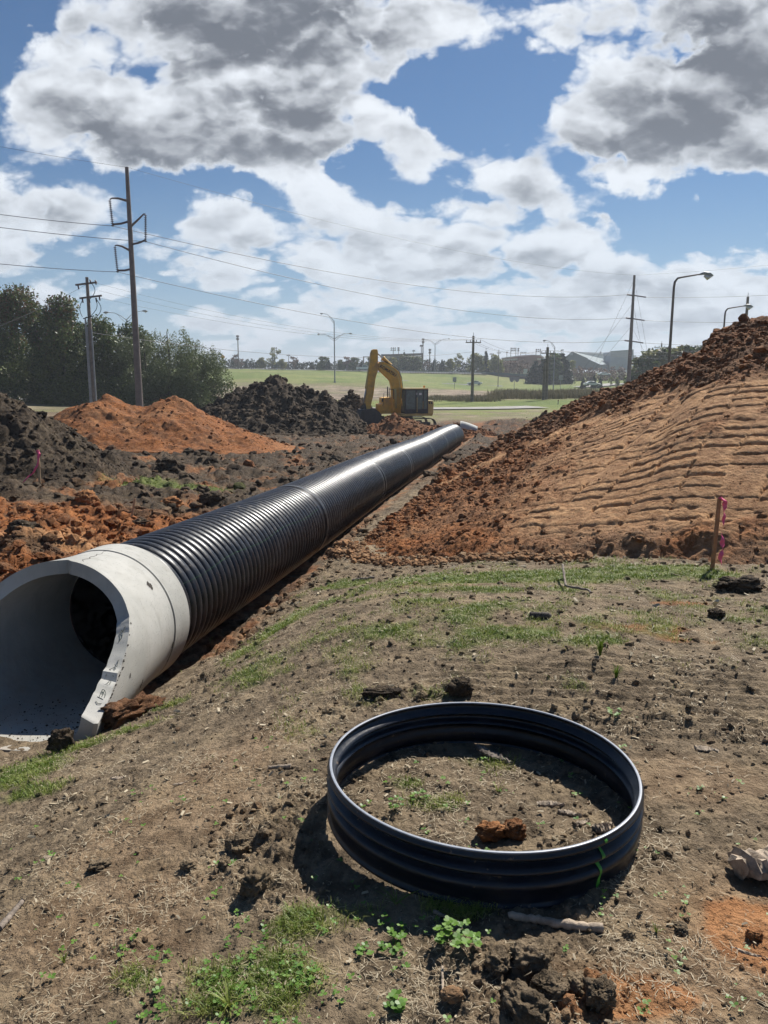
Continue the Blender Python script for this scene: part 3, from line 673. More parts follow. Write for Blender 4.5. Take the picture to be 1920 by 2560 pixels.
rr = random.Random(3); cr = MB(); cr.tube([fes_pt(.32+.55*t, R_(176)+.015*math.sin(t*23)+.03*rr.random()-.10*t, TI+.0005) for t in np.linspace(0, 1, 22)], .0022, 5); cr.build('hairline_crack', M_HOLE, fes).location = -Vector(fes.location)
rg = MB()     # broken mortar edge along the outer side of the right rim
for i in range(40):
    s = rr.uniform(1.35, 2.18); pc = phi_c(s); p = fes_pt(s, pc-.015, TI*rr.uniform(.97, 1.0)); k = rr.uniform(.004, .010); rg.box(p+AX*0, (k*1.6, k*2, k), Matrix.Rotation(rr.random()*3, 3, 'Z'))
eo = rg.build("chipped_edge", M_HOLE, fes); eo.location = -Vector(fes.location); tag(eo, kind="stuff")
# marker writing on the cut face of the right wing; (along, across) strokes
def rim_pt(s, c):   # c 0 inner .. 1 outer
    pc = phi_c(s); p = fes_pt(s, pc, TI*c); return p+UP*.0045
marks = [[(s+.12, c) for s, c in st] for st in [[(1.93, .30), (1.945, .55), (1.93, .82)], [(1.885, .28), (1.89, .80)],
         [(1.875, .42), (1.80, .42)], [(1.87, .62), (1.80, .62)], [(1.80, .42), (1.80, .62), (1.83, .84), (1.87, .84)], [(1.84, .50), (1.82, .56)],
         [(1.765, .25), (1.735, .55), (1.765, .80)], [(1.735, .55), (1.70, .70), (1.705, .85), (1.74, .78)],
         [(1.665, .25), (1.62, .22), (1.60, .38), (1.63, .62), (1.655, .88)], [(1.655, .88), (1.57, .70), (1.60, .30)], [(1.545, .62), (1.565, .90), (1.50, .80)],
         [(1.32, .30), (1.28, .55), (1.23, .60), (1.20, .45), (1.24, .28), (1.30, .40)], [(1.22, .58), (1.18, .80)]]]
for st in marks:
    mk = MB(); mk.tube([rim_pt(s, .12+.72*c) for s, c in st], .0026, 5); mk.build('marker_stroke', M_PEN, fes).location = -Vector(fes.location)

# second end section far down the trench
M_CONCW = simple('bright_concrete', (.46, .46, .43), .8, var=.06)
f2c = atY(1165, 1058, 49); f2 = empty('concrete_end_section', tuple(f2c)); tag(f2, 'small white concrete pipe end poking out of the far orange dirt heap', 'concrete pipe end')
V = []; n = 24; m_ = 10
for i in range(m_):
    t = i/(m_-1)
    for j in range(n):
        a = math.pi*j/(n-1); r = .75-.10*t; k = 1-.55*t**1.5
        V.append([(-.35+1.1*t)+.0, -math.cos(a)*r*1.0*.6, math.sin(a)*r*k*.75-.42])
V = np.array(V); V2 = V*np.array([1, .9, .88])-np.array([0, 0, .02]); nn = len(V)
edge = [[(m_-1)*n+j, (m_-1)*n+j+1, (m_-1)*n+j+1+nn, (m_-1)*n+j+nn] for j in range(n-1)]+[[j, j+1, j+1+nn, j+nn] for j in range(n-1)]
raw_mesh('shell', np.vstack([V, V2]), [grid_faces(m_, n), grid_faces(m_, n)+nn, np.array(edge)], M_CONCW, f2, smooth=True)
f2.rotation_euler = (0, 0, R_(-10))

# ================================================================ CUT RING IN THE FOREGROUND
RC = np.array([.424, 3.10, 0.0]); RO = .655; HR = .225
ring = empty('pipe_ring', tuple(RC)); tag(ring, 'shallow black plastic pipe ring lying flat on the bare dirt', 'pipe ring')
ring.rotation_euler = (R_(-.6), R_(.8), 0)
def prof(z):      # outer radius by height; two full corrugations under the rim, a plain skirt below
    t = z/HR
    e = 0
    for c, wd, am in ((.905, .045, .010), (.78, .05, -.020), (.655, .06, .012), (.535, .05, -.020), (.40, .10, .010), (.045, .05, .010)): e += am*math.exp(-((t-c)/wd)**2)
    return e
def wob(th): return 1+.012*np.cos(2*th+.6)+.006*np.cos(3*th+2)
N = 220; zz = np.linspace(0, HR, 46); th = np.linspace(0, 2*np.pi, N, endpoint=False)
def shell(dr):
    return np.concatenate([np.c_[(RO+prof(z)+dr)*wob(th)*np.cos(th), (RO+prof(z)+dr)*wob(th)*np.sin(th), np.full(N, z)+.006*np.sin(2*th+1)] for z in zz])
Vo = shell(0); Vn = shell(-.011)
F1 = grid_faces(len(zz), N, True); j = np.arange(N); j2 = (j+1) % N; k = len(Vo)
bot = np.stack([j, j2, j2+k, j+k], -1)
raw_mesh('ring_wall', np.vstack([Vo, Vn]), [F1, F1[:, ::-1]+k, bot], M_HDPE2, ring, smooth=True, auto=50)
top = (len(zz)-1)*N
zl = zz[-1]; rim = MB(); pts = np.c_[(RO+prof(zl)-.0055)*wob(th)*np.cos(th), (RO+prof(zl)-.0055)*wob(th)*np.sin(th), np.full(N, zl)+.006*np.sin(2*th+1)]
sec = np.array([(-.0058, -.005), (-.0058, .0005), (-.004, .0015), (.004, .0015), (.0058, .0005), (.0058, -.005)])
V = []; 
for i in range(N):
    er = np.array([math.cos(th[i]), math.sin(th[i]), 0]); V += [pts[i]+er*a+np.array([0, 0, b]) for a, b in sec]
raw_mesh('cut_edge', np.array(V), [grid_faces(N, 6, True), np.array([[(N-1)*6+q, (N-1)*6+(q+1) % 6, (q+1) % 6, q] for q in range(6)])], M_RIM, ring, smooth=True)
V = []; th0 = math.atan2(-.56, .365)
for z in np.linspace(.012, HR-.012, 40):
    wdt = .011+.004*math.sin(z*60)
    for d in (-1, 1): 
        a = th0+d*wdt+.04*(z/HR)+.006*math.sin(z*40); r = (RO+prof(z)+.002)*(1+.012*math.cos(2*a+.6)+.006*math.cos(3*a+2)); V.append([r*math.cos(a), r*math.sin(a), z])
raw_mesh('paint_stripe', np.array(V), [grid_faces(40, 2)], M_GREEN, ring, smooth=True)
# ================================================================ PLACING THINGS ON THE GROUND
def hit(px, py):
    """point where the sight line meets the ground surface"""
    r = ray(px, py); t = np.concatenate([np.linspace(1.5, 15, 900), np.geomspace(15, 400, 1500)[1:]])
    P = np.array([0, 0, H])+r[None]*t[:, None]; z = base_z(P[:, 0], P[:, 1]); i = np.argmax(P[:, 2] < z)
    p = P[i]; return np.array([p[0], p[1], gz(p[0], p[1])])
_phi = (1+5**.5)/2
_IV = np.array([(-1, _phi, 0), (1, _phi, 0), (-1, -_phi, 0), (1, -_phi, 0), (0, -1, _phi), (0, 1, _phi), (0, -1, -_phi), (0, 1, -_phi), (_phi, 0, -1), (_phi, 0, 1), (-_phi, 0, -1), (-_phi, 0, 1)])/math.hypot(1, _phi)
_IF = np.array([(0, 11, 5), (0, 5, 1), (0, 1, 7), (0, 7, 10), (0, 10, 11), (1, 5, 9), (5, 11, 4), (11, 10, 2), (10, 7, 6), (7, 1, 8), (3, 9, 4), (3, 4, 2), (3, 2, 6), (3, 6, 8), (3, 8, 9), (4, 9, 5), (2, 4, 11), (6, 2, 10), (8, 6, 7), (9, 8, 1)])
def ico(n):
    V = [tuple(v) for v in _IV]; F = [tuple(f) for f in _IF]
    for _ in range(n):
        mid = {}; F2 = []
        def m(a, b):
            k = (min(a, b), max(a, b))
            if k not in mid:
                p = np.array(V[a])+np.array(V[b]); p /= np.linalg.norm(p); V.append(tuple(p)); mid[k] = len(V)-1
            return mid[k]
        for a, b, c in F:
            ab, bc, ca = m(a, b), m(b, c), m(c, a); F2 += [(a, ab, ca), (b, bc, ab), (c, ca, bc), (ab, bc, ca)]
        F = F2
    return np.array(V), np.array(F)
def rotz_many(n, tilt=.6):
    a = rng.uniform(0, 2*np.pi, n); b = rng.normal(0, tilt, n); c = rng.normal(0, tilt, n)
    ca, sa, cb, sb, cc, sc = np.cos(a), np.sin(a), np.cos(b), np.sin(b), np.cos(c), np.sin(c); z = np.zeros(n); o = np.ones(n)
    Rz = np.stack([ca, -sa, z, sa, ca, z, z, z, o], -1).reshape(n, 3, 3); Rx = np.stack([o, z, z, z, cb, -sb, z, sb, cb], -1).reshape(n, 3, 3); Ry = np.stack([cc, z, sc, z, o, z, -sc, z, cc], -1).reshape(n, 3, 3)
    return Rz @ Rx @ Ry
def fan_points(n, r0, r1, az=33, bias=1.):
    r = np.exp(rng.uniform(math.log(r0), math.log(r1), n)); a = np.radians(rng.uniform(-az, az, n)); return r*np.sin(a), r*np.cos(a), r
def crumbs(name, x, y, z, size, soil, field, label=None, flat=.75, lod=0):
    n = len(x); rngv = rng; bv, bf = (_IV, _IF) if lod == 0 else ico(lod); nb = len(bv)
    base = [bv*(1+(rngv.uniform(-.3, .3, (nb, 1)) if lod == 0 else .55*fbm(bv[:, 0]*1.4+k*5.1, bv[:, 1]*1.4+bv[:, 2]*1.2+k, 3, 400+k)[:, None]+rngv.uniform(-.14, .14, (nb, 1)))) for k in range(24)]
    B = np.stack(base)[rng.integers(0, 24, n)]*(size[:, None, None]*rng.uniform(.6, 1.3, (n, 1, 3)))
    B = np.einsum('nij,nkj->nki', rotz_many(n), B); B[..., 2] *= flat
    V = B+np.stack([x, y, z+size*.25], -1)[:, None]
    F = (bf[None]+(np.arange(n)*nb)[:, None, None]).reshape(-1, 3)
    o = raw_mesh(name, V.reshape(-1, 3), [F], M_SOIL, smooth=False, cols={'soil': np.repeat(soil, nb, 0), 'field': np.repeat(field, nb, 0)})
    tag(o, kind='stuff'); return o
# --- fine crumbs and clods of the foreground
x, y, r = fan_points(60000, 1.75, 15)
mk = masks(x, y); rg = mk[6]; keepm = rng.random(len(x)) < np.clip((rg-.12)*1.0, .10, 1)*(1-.5*mk[3])
x, y, r = x[keepm], y[keepm], r[keepm]
z, so_, fi_ = ground(x, y, True); a_, l_ = axd(x, y)
ok = ~((np.abs(l_) < 1.1) & (a_ > -2.4)) & (z > -3); x, y, r, z, so_, fi_ = x[ok], y[ok], r[ok], z[ok], so_[ok], fi_[ok]
u = rng.random(len(x)); rg = masks(x, y)[6]
sz = r*(.0011+.0028*u**3+.0075*u**16*np.clip(rg, .2, 1.2))*rng.uniform(.6, 1.1, len(x))
so_ = np.clip(so_+rng.normal(0, .06, so_.shape)*np.array([1, 1, .3, .3]), 0, 1)
crumbs('dirt_crumbs', x, y, z, sz, so_, fi_)
# --- clods across the churned ground on the left and round the trench
x, y, r = fan_points(48000, 7, 62, 34); mk = masks(x, y); ok = (rng.random(len(x)) < np.clip(mk[7]+mk[8], 0, 1)*np.clip(.35+mk[10], .1, 1)); x, y, r = x[ok], y[ok], r[ok]
a_, l_ = axd(x, y); ok = np.abs(l_) > 1.15; x, y, r = x[ok], y[ok], r[ok]; z, so_, fi_ = ground(x, y, True); u = rng.random(len(x))
sz = (.010+.028*u**3+.09*u**18)*np.clip(r/14, .8, 1.7); so_ = np.clip(so_+rng.normal(0, .15, so_.shape)*np.array([1, 1, 0, 0]), 0, 1)
crumbs('dirt_clods', x, y, z, sz, so_, fi_, lod=1)
# --- clods on the big slope
_, _, XX, YY, ZZ = BM
nv_, nu_ = XX.shape; n = 60000; i = (rng.random(n)**.75*nv_*.86).astype(int); j = rng.integers(8, int(nu_*.8), n)
x, y, z = XX[i, j], YY[i, j], ZZ[i, j]; me_ = [o for o in COL.objects if o.get('label', '').startswith('huge reddish')][0]
cd = np.zeros(XX.size*4, np.float32); me_.data.color_attributes['soil'].data.foreach_get('color', cd); cd = cd.reshape(nv_, nu_, 4)[i, j]
lo = np.clip(1-cd[:, 3]*2.0, 0, 1); ok = (rng.random(n) < .012+.95*lo) & (z > base_z(x, y)-.05) & (y < 33); x, y, z, cd, lo = x[ok], y[ok], z[ok], cd[ok], lo[ok]
u = rng.random(len(x)); r = np.sqrt(x*x+y*y); sz = r*(.0005+.0011*u**3+.0045*u**30)*(.5+.5*lo); cd = np.clip(cd+rng.normal(0, .12, cd.shape)*np.array([1, 1, 0, .5]), 0, 1)
crumbs('slope_clods', x, y, z, sz, cd, np.tile([0, 0, 0, 1.], (len(x), 1)), lod=1)
# clods over the smaller spoil heaps
for mo in [o for o in COL.objects if o.name.startswith('dirt_mound')][:7]:
    vc = np.zeros(len(mo.data.vertices)*3, np.float32); mo.data.vertices.foreach_get('co', vc); vc = vc.reshape(-1, 3)+np.array(mo.location); cc_ = np.zeros(len(vc)*4, np.float32); mo.data.color_attributes['soil'].data.foreach_get('color', cc_); cc_ = cc_.reshape(-1, 4)
    up_ = vc[:, 2] > base_z(vc[:, 0], vc[:, 1])+.12; idx = np.flatnonzero(up_); dark = cc_[idx, 1].mean() > .6; n = 5600 if dark else 3000
    idx = rng.choice(idx, min(n, len(idx)), replace=False); u = rng.random(len(idx)); rr_ = float(np.hypot(mo.location.x, mo.location.y))
    sz = (.015+.04*u**3+.15*u**16)*(.85 if dark else .42)*(min(1.5, max(.7, rr_/35))); cv = np.clip(cc_[idx]+rng.normal(0, .1, (len(idx), 4))*np.array([1, .6, 0, 0]), 0, 1)
    crumbs('mound_clods', vc[idx, 0], vc[idx, 1], vc[idx, 2], sz, cv, np.tile([0, 0, 0, 1.], (len(idx), 1)), lod=1)
# clods heaped along the foot and down the left toe
n = 1500; t = rng.random(n); jj = (t*nu_*.62).astype(int); x = XX[44, jj]+rng.normal(0, .12, n); y = YY[44, jj]+rng.normal(0, .16, n); z, so_, fi_ = ground(x, y, True)
so_ = np.tile([.45, .1, 0, .45], (n, 1))+rng.normal(0, .15, (n, 4))*np.array([1, 1, 0, 1]); sz = .012+.035*rng.random(n)**3+.06*rng.random(n)**14
crumbs('foot_clods', x, y, z+.01, sz, np.clip(so_, 0, 1), fi_, lod=1)

# ================================================================ GRASS, STRAW, CLOVER
M_GRASS = leaf_mat('grass', (.12, .19, .022), (.36, .36, .10), .3, .5)
M_STRAW = leaf_mat('straw', (.30, .235, .15), (.50, .42, .29), .1, .7)
M_CLOV = leaf_mat('clover', (.075, .17, .022), (.17, .30, .05), .3, .45)
def blades(name, x, y, z, h, wd, mat, lean=.5, flat=False, tint=None):
    n = len(x); a = rng.uniform(0, 2*np.pi, n); d = np.stack([np.cos(a), np.sin(a), 0*a], -1); sd_ = np.stack([-np.sin(a), np.cos(a), 0*a], -1)
    p = np.stack([x, y, z], -1); ln = (rng.uniform(.1, 1, n)*lean)[:, None]; up = np.array([0, 0, 1.])
    if flat:
        up_ = rng.normal(0, .12, n)[:, None]*up+.0; tip = p+d*h[:, None]+up_*h[:, None]; midp = p+d*h[:, None]*.5+up_*h[:, None]*.5+up*.004+sd_*(rng.normal(0, .12, n)*h)[:, None]; p = p+up*.004; tip = np.maximum(tip, np.stack([tip[:, 0], tip[:, 1], z+.002], -1))
    else:
        midp = p+up*h[:, None]*.55+d*ln*h[:, None]*.3; tip = p+up*(h*rng.uniform(.75, 1, n))[:, None]+d*ln*h[:, None]
    w2 = wd[:, None]/2
    sx = sd_ if not flat else sd_
    V = np.stack([p-sx*w2, p+sx*w2, midp+sx*w2*.8, midp-sx*w2*.8, tip], 1).reshape(-1, 3); k = (np.arange(n)*5)[:, None]
    tn = np.zeros((n, 4)); tn[:, 0] = np.clip((tint if tint is not None else rng.random(n))+rng.normal(0, .2, n), 0, 1); tn[:, 3] = 1
    o = raw_mesh(name, V, [np.array([[0, 1, 2, 3]])+k, np.array([[3, 2, 4]])+k], mat, cols={'tint': np.repeat(tn, 5, 0)}); return tag(o, kind='stuff')
x, y, r = fan_points(760000, 1.8, 24, 33); g = masks(x, y)[3]; dry = fbm(x*3, y*3, 3, 300)
ok = rng.random(len(x)) < g*np.clip(.55+1.4*fbm(x*6, y*6, 2, 301), .05, 1); x, y, r, g, dry = x[ok], y[ok], r[ok], g[ok], dry[ok]
z = ground(x, y)
blades('grass', x, y, z, (.010+.026*rng.random(len(x)))*(1+.03*r), .0010*r**.85+.0005, M_GRASS, 1.6, tint=.72-.50*g+.7*dry)
x, y, r = fan_points(90000, 1.8, 13, 33); mk = masks(x, y); ok = (rng.random(len(x)) < np.clip(.20+.9*mk[10]+1.1*fbm(x*1.7, y*1.7, 4, 330)-.3*mk[0]+.3*mk[3], .02, .95)) & (mk[7] < .3); x, y, r = x[ok], y[ok], r[ok]
a_, l_ = axd(x, y); ok = ~((np.abs(l_) < 1.2) & (a_ > -2.4)); x, y, r = x[ok], y[ok], r[ok]
blades('straw', x, y, ground(x, y), .012+.045*rng.random(len(x))**2*(1+.08*r), .0008*r**.8+.0007, M_STRAW, flat=True)
# clover and small broad leaves
def leaflets(name, cx, cy, cz, size, h, mat, k=3):
    n = len(cx); V = []; F = []; T = []
    ang = rng.uniform(0, 6.28, n); out = []
    for q in range(k):
        a = ang+q*2*math.pi/k; dx, dy = np.cos(a), np.sin(a); up = rng.uniform(-.1, .45, n)
        c = np.stack([cx, cy, cz+h], -1); d = np.stack([dx, dy, up], -1)*size[:, None]; s_ = np.stack([-dy, dx, 0*dx], -1)*size[:, None]*.45
        out.append(np.stack([c, c+d*.45+s_, c+d*.9+s_*.75, c+d*1.0, c+d*.9-s_*.75, c+d*.45-s_], 1))
    A = np.stack(out, 1).reshape(-1, 3); m = n*k; kk = (np.arange(m)*6)[:, None]
    tn = np.zeros((n, 4)); tn[:, 0] = rng.random(n); tn[:, 3] = 1
    return A, np.array([[0, 1, 2, 3, 4, 5]])+kk, np.repeat(tn, k*6, 0)
x, y, r = fan_points(90000, 1.8, 4.2, 33); cz_ = 0
for px, py, rx, ry, k in ((600, 2440, .32, .22, 1), (760, 2470, .22, .14, .7), (520, 2520, .2, .1, .8), (780, 2290, .14, .1, .5), (900, 2270, .14, .08, .5), (980, 2010, .10, .07, .5), (1090, 1990, .14, .10, .5), (1180, 2060, .1, .05, .5), (700, 2350, .12, .1, .5), (440, 2370, .1, .08, .5), (930, 2420, .15, .10, .25)):
    cz_ = np.maximum(cz_, k*pb(x, y, px, py, rx, ry, 0))
ok = rng.random(len(x)) < np.clip(cz_*.9-.40+1.5*fbm(x*7, y*7, 3, 310), 0, .05); x, y = x[ok], y[ok]; z = ground(x, y)
A, F, T = leaflets('c', x, y, z, rng.uniform(.004, .015, len(x)), rng.uniform(.004, .035, len(x)), M_CLOV)
tag(raw_mesh('clover', A, [F], M_CLOV, cols={'tint': T}), kind='stuff')
# pale wood chips
x, y, r = fan_points(5200, 1.8, 11, 33); mk = masks(x, y); a_, l_ = axd(x, y); ok = ~((np.abs(l_) < 1.2) & (a_ > -2.4)) & (mk[7] < .3) & (rng.random(len(x)) < .5+mk[10]); x, y, r = x[ok], y[ok], r[ok]; n = len(x)
c = ground(x, y); s1 = r*.0022*(.5+rng.random(n)**3*2.2); B = np.array([(-1, -.3, 0), (1, -.2, .1), (.8, .35, .3), (-.7, .3, .15), (-.8, .1, -.5)])[None]*s1[:, None, None]; B = np.einsum('nij,nkj->nki', rotz_many(n, .35), B)+np.stack([x, y, c+.006], -1)[:, None]
k = (np.arange(n)*5)[:, None]; tn = np.zeros((n, 4)); tn[:, 0] = rng.random(n)
tag(raw_mesh('wood_chips', B.reshape(-1, 3), [np.array([[0, 1, 2, 3]])+k, np.array([[1, 0, 4]])+k, np.array([[3, 2, 4]])+k, np.array([[0, 3, 4]])+k, np.array([[2, 1, 4]])+k], M_STRAW, cols={'tint': np.repeat(tn, 5, 0)}), kind='stuff')
# dark debris washed over the concrete floor
n = 1100; V = []; S = .6+1.5*rng.random(n)**.6; ph = rng.normal(0, .50, n)*1.0+.1
pts = np.array([fes_pt(s, p_, -.004) for s, p_ in zip(S, ph)]); crumb_s = .002+.009*rng.random(n)**5
crumbs('mud_specks', pts[:, 0], pts[:, 1], pts[:, 2], crumb_s, np.tile([0, .95, 0, 0.], (n, 1)), np.tile([0, 0, 0, 1.], (n, 1)), flat=.5)

# ================================================================ SINGLE THINGS LYING ABOUT
_V3, _F3 = ico(4)
def clod(name, px, py, dims, label, cat, soil, seed, sink=.25, rz=0, group=None, p=None, rough=.30, at=None):
    q = hit(px, py) if at is None else np.array(at); rr_ = seed*7.3
    n = (fbm(_V3[:, 0]*1.6+rr_, _V3[:, 1]*1.6+_V3[:, 2]*1.1, 4, seed)+fbm(_V3[:, 2]*2.2+rr_, _V3[:, 0]*1.9-_V3[:, 1], 4, seed+1))
    st = np.abs(fbm(_V3[:, 2]*5+_V3[:, 0]*.8, _V3[:, 0]*1.5+_V3[:, 1]*1.5+seed, 3, seed+2))
    rad = 1+rough*1.5*n-rough*.8*st+.10*fbm(_V3[:, 0]*9+_V3[:, 2]*5, _V3[:, 1]*9+_V3[:, 2]*7, 2, seed+4); V = _V3*rad[:, None]; V = np.sign(V)*np.abs(V)**.85*np.array(dims)/2
    V[:, 2] += dims[2]*(.5-sink); c, s_ = math.cos(rz), math.sin(rz); V = np.c_[V[:, 0]*c-V[:, 1]*s_, V[:, 0]*s_+V[:, 1]*c, V[:, 2]]
    sn = np.clip(np.array(soil)[None]+n[:, None]*np.array([.5, .5, 0, .3])*(np.array(soil) > .02), 0, 1)
    o = raw_mesh(name, V, [_F3], M_SOIL, smooth=True, cols={'soil': sn, 'field': np.tile([0, 0, 0, 1.], (len(V), 1))}); o.location = Vector(q); tag(o, label, cat, group); return o
OR = (.95, .0, 0, .25); BR = (.1, .35, 0, 0); DK = (.05, .9, 0, 0); MX = (.55, .5, 0, 0)
clod('dirt_clod', 1226, 2098, (.115, .085, .075), 'flat-topped bright orange clay clod inside the black ring', 'dirt clod', OR, 1, .15)
clod('dirt_clod', 1284, 2100, (.10, .08, .075), 'rounder bright orange clay clod, right one of the pair inside the ring', 'dirt clod', (.75, .25, 0, 0), 2, .15)
clod('dirt_clod', 0, 0, (.52, .26, .20), 'big crumbling orange-brown clay lump leaning on the concrete mouth', 'dirt clod', (.7, .42, 0, 0), 3, .3, R_(50), at=hit(322, 1795)+np.array([0, .03, 0]), rough=.4)
clod('dirt_clod', 155, 1876, (.17, .14, .17), 'black mud lump standing at the front corner of the concrete mouth', 'dirt clod', DK, 4, .15)
clod('dirt_clod', 958, 1738, (.26, .14, .09), 'dark flat soil lump behind the left part of the ring', 'dirt clod', DK, 5, .25)
clod('dirt_clod', 1150, 1735, (.15, .12, .11), 'dark brown clod just behind the far rim of the ring', 'dirt clod', (0, .75, 0, 0), 6, .2)
clod('dirt_clod', 1848, 1478, (.40, .26, .17), 'large dark clod right of the pink flagged stake', 'dirt clod', (0, .75, 0, 0), 7, .25)
clod('dirt_clod', 1790, 1545, (.13, .12, .08), 'small black clod under the white splinter', 'dirt clod', DK, 8, .2)
for i, (px, py, dx, dy, dz, lb) in enumerate(((1325, 2425, .14, .11, .09, 'tallest grey-brown clod of the heap below the branch'), (1245, 2430, .09, .08, .06, 'rough clod on the left side of the heap below the branch'), (1375, 2495, .10, .09, .07, 'blocky clod in the middle of the heap at the bottom edge'), (1440, 2480, .08, .07, .07, 'upright clod on the right side of the bottom heap'),
                                         (1310, 2530, .15, .10, .07, 'flat slab-like clod at the very bottom of the heap'), (1500, 2520, .09, .08, .08, 'small clod at the right end of the bottom heap next to orange soil'), (560, 2165, .055, .05, .05, 'pale squarish clod left of the ring'), (470, 2170, .065, .045, .035, 'flat dark clod on the smooth dirt left of the ring'),
                                         (640, 2230, .12, .09, .10, 'tall dark clod at the lower left of the ring'), (600, 2120, .10, .10, .08, 'dark clod at the left of the ring in its rough bank'), (250, 1985+180, .09, .06, .04, 'flat clod on the bare slope near the left edge'), (1700, 2330, .06, .05, .03, 'small dark clod right of the branch'),
                                         (1570, 2345, .04, .035, .03, 'tiny grey clod near the right end of the branch'))):
    clod('dirt_clod', px, py, (dx, dy, dz), lb, 'dirt clod', (0, .04+.06*(i % 3), 0, 0), 20+i, .25, i*1.3, rough=.38)
clod('dirt_clod', 1885, 2345, (.055, .045, .04), 'orange clay nugget near the right edge beside a dead root', 'dirt clod', OR, 44, .2)
clod('rock', 1130, 2515, (.07, .05, .035), 'pale flat stone at the bottom edge beside a short twig', 'rock', (0, 0, 0, .35), 45, .3, rough=.15)
# clods and boulders of the churned ground
k = 50
for px, py, s, so2, lb in ((1190, 1085+20, .42, (.5, .55, 0, 0), None), (425, 1180, 1.0, DK, 'wide black clay lump on the flat ground behind the green patch'), (545, 1130, .7, DK, 'black clay lump beyond the green patch, nearest the dark mound'), (530, 1262, .5, DK, 'black clod at the edge of the pipe trench, left of the ribs'),
                          (505, 1232, .45, (.15, .8, 0, 0), 'dark round clod at the right end of the green patch'), (60, 1350, .5, DK, 'black clod sunk in the orange dirt at the left edge'), (430, 1262, .40, OR, 'tall orange clod on the orange dirt behind the pipe'), (215, 1262, .45, OR, 'orange block at the back of the orange dirt patch'),
                          (355, 1318, .35, (.2, .7, 0, 0), 'dark clod in the orange dirt above the concrete end')):
    k += 1
    if lb: clod('dirt_clod', px, py, (s, s*.8, s*.6), lb, 'dirt clod', so2, k, .25, k)
for px, py, Y, s, lb in ((1370, 1062, 22.4, .40, 'dark round boulder-like clod on the loose crest of the big slope'), (1305, 1100, 21, .34, 'round reddish clod low on the loose crest near the pipe'), (1440, 1045, 0, .3, None)):
    if lb:
        i_ = np.argmin(np.abs(960+F_*XX/(YY*CT+(H-ZZ)*ST)-px)+np.abs(1280+F_*((H-ZZ)*CT-YY*ST)/(YY*CT+(H-ZZ)*ST)-py)); clod('dirt_clod', 0, 0, (s, s, s*.85), lb, 'dirt clod', (.6, .45, 0, 0), 70+int(px), .3, 1, at=(XX.flat[i_], YY.flat[i_], ZZ.flat[i_]))
def branch(name, pts_px, r0, r1, mat, label, cat, lift=.02, knots=(), n=12, group=None, zs=None):
    P3 = [hit(px, py)+np.array([0, 0, lift]) for px, py in pts_px]; P3 = np.array(P3)
    if zs is not None: P3[:, 2] += np.array(zs)
    m = 26; tt = np.linspace(0, len(P3)-1, m); pts = np.stack([np.interp(tt, range(len(P3)), P3[:, i]) for i in range(3)], -1)
    pts += rng.normal(0, r0*.10, pts.shape); rad = np.linspace(r0, r1, m)*(1+rng.normal(0, .06, m))
    for kq in knots: rad = rad*(1+.35*np.exp(-((np.linspace(0, 1, m)-kq)/.03)**2))
    b = MB(); b.tube(pts, rad, n); o0 = pts.mean(0); o = b.build(name, mat, smooth=True, auto=50, origin=o0); return tag(o, label, cat, group)
branch('broken_branch', [(1270, 2303), (1390, 2320), (1505, 2333)], .0125, .0165, M_DEADW, 'thick bare broken branch lying in front of the ring', 'branch', .012, (.62,))
branch('twig', [(1150, 2318), (1085, 2290)], .004, .007, M_GREYW, 'short thin grey twig in the ring shadow left of the branch', 'twig', .006)
branch('twig', [(1105, 2440), (1107, 2500)], .005, .004, M_DEADW, 'short pale twig standing out at the bottom by the flat stone', 'twig', .01)
branch('twig', [(1405, 1448), (1414, 1476), (1470, 1480), (1478, 1488)], .012, .009, M_GREYW, 'bent dark twig with a raised end on the grass', 'twig', .03, zs=[.12, .02, 0, 0])
branch('log', [(1325, 1549), (1373, 1553)], .028, .024, M_BARK, 'short dark log lying on bare soil left of the stake', 'log', .02)
branch('twig', [(670, 1933), (728, 1925)], .009, .012, M_DEADW, 'pale curved twig on the dirt above the left of the ring', 'twig', .01)
branch('twig', [(0, 2330), (60, 2260)], .014, .009, M_GREYW, 'dark branch end at the left edge of the foreground', 'twig', .012)
branch('twig', [(880, 1460), (935, 1447)], .02, .016, M_GREYW, 'brown root lying in the thin grass by the slope', 'twig', .02)
def slab(name, px, py, L, Wd, T, rz, mat, label, cat, seed, tilt=0, lift=0, group=None):
    r_ = np.random.default_rng(seed); n = 26; m = 9; V = []
    for i in range(n):
        t = i/(n-1); wd = Wd*(.35+.65*math.sin(math.pi*min(1, t*1.15+.08))**.6)*(1+.25*r_.normal()*.5)
        for j in range(m):
            a = 2*math.pi*j/m; V.append([(t-.5)*L+.03*L*r_.normal()*(i in (0, n-1)), math.cos(a)*wd/2+.08*Wd*math.sin(t*7+seed), math.sin(a)*T/2*(1+.35*r_.normal())])
    b = MB(); V = np.array(V); b.add(V, grid_faces(n, m, True), [list(range(m))[::-1]], [list(range((n-1)*m, n*m))])
    q = hit(px, py) if not isinstance(px, np.ndarray) else px
    o = b.build(name, mat, smooth=False, auto=35); o.location = Vector(q)+Vector((0, 0, T*.4+lift)); o.rotation_euler = (0, tilt, rz); return tag(o, label, cat, group)
slab('driftwood', 1235, 1895, .20, .055, .022, R_(-38), M_GREYW, 'grey weathered wood slab propped inside the far part of the ring', 'wood scrap', 3, R_(8), .015)
slab('rotten_wood', 1375, 2022, .12, .035, .018, R_(-5), M_DEADW, 'pale torn bark strip inside the ring, nearest its middle', 'wood scrap', 4)
slab('rotten_wood', 1425, 2045, .10, .030, .018, R_(-22), M_DEADW, 'pale torn bark strip in the middle of the shredded wood inside the ring', 'wood scrap', 5)
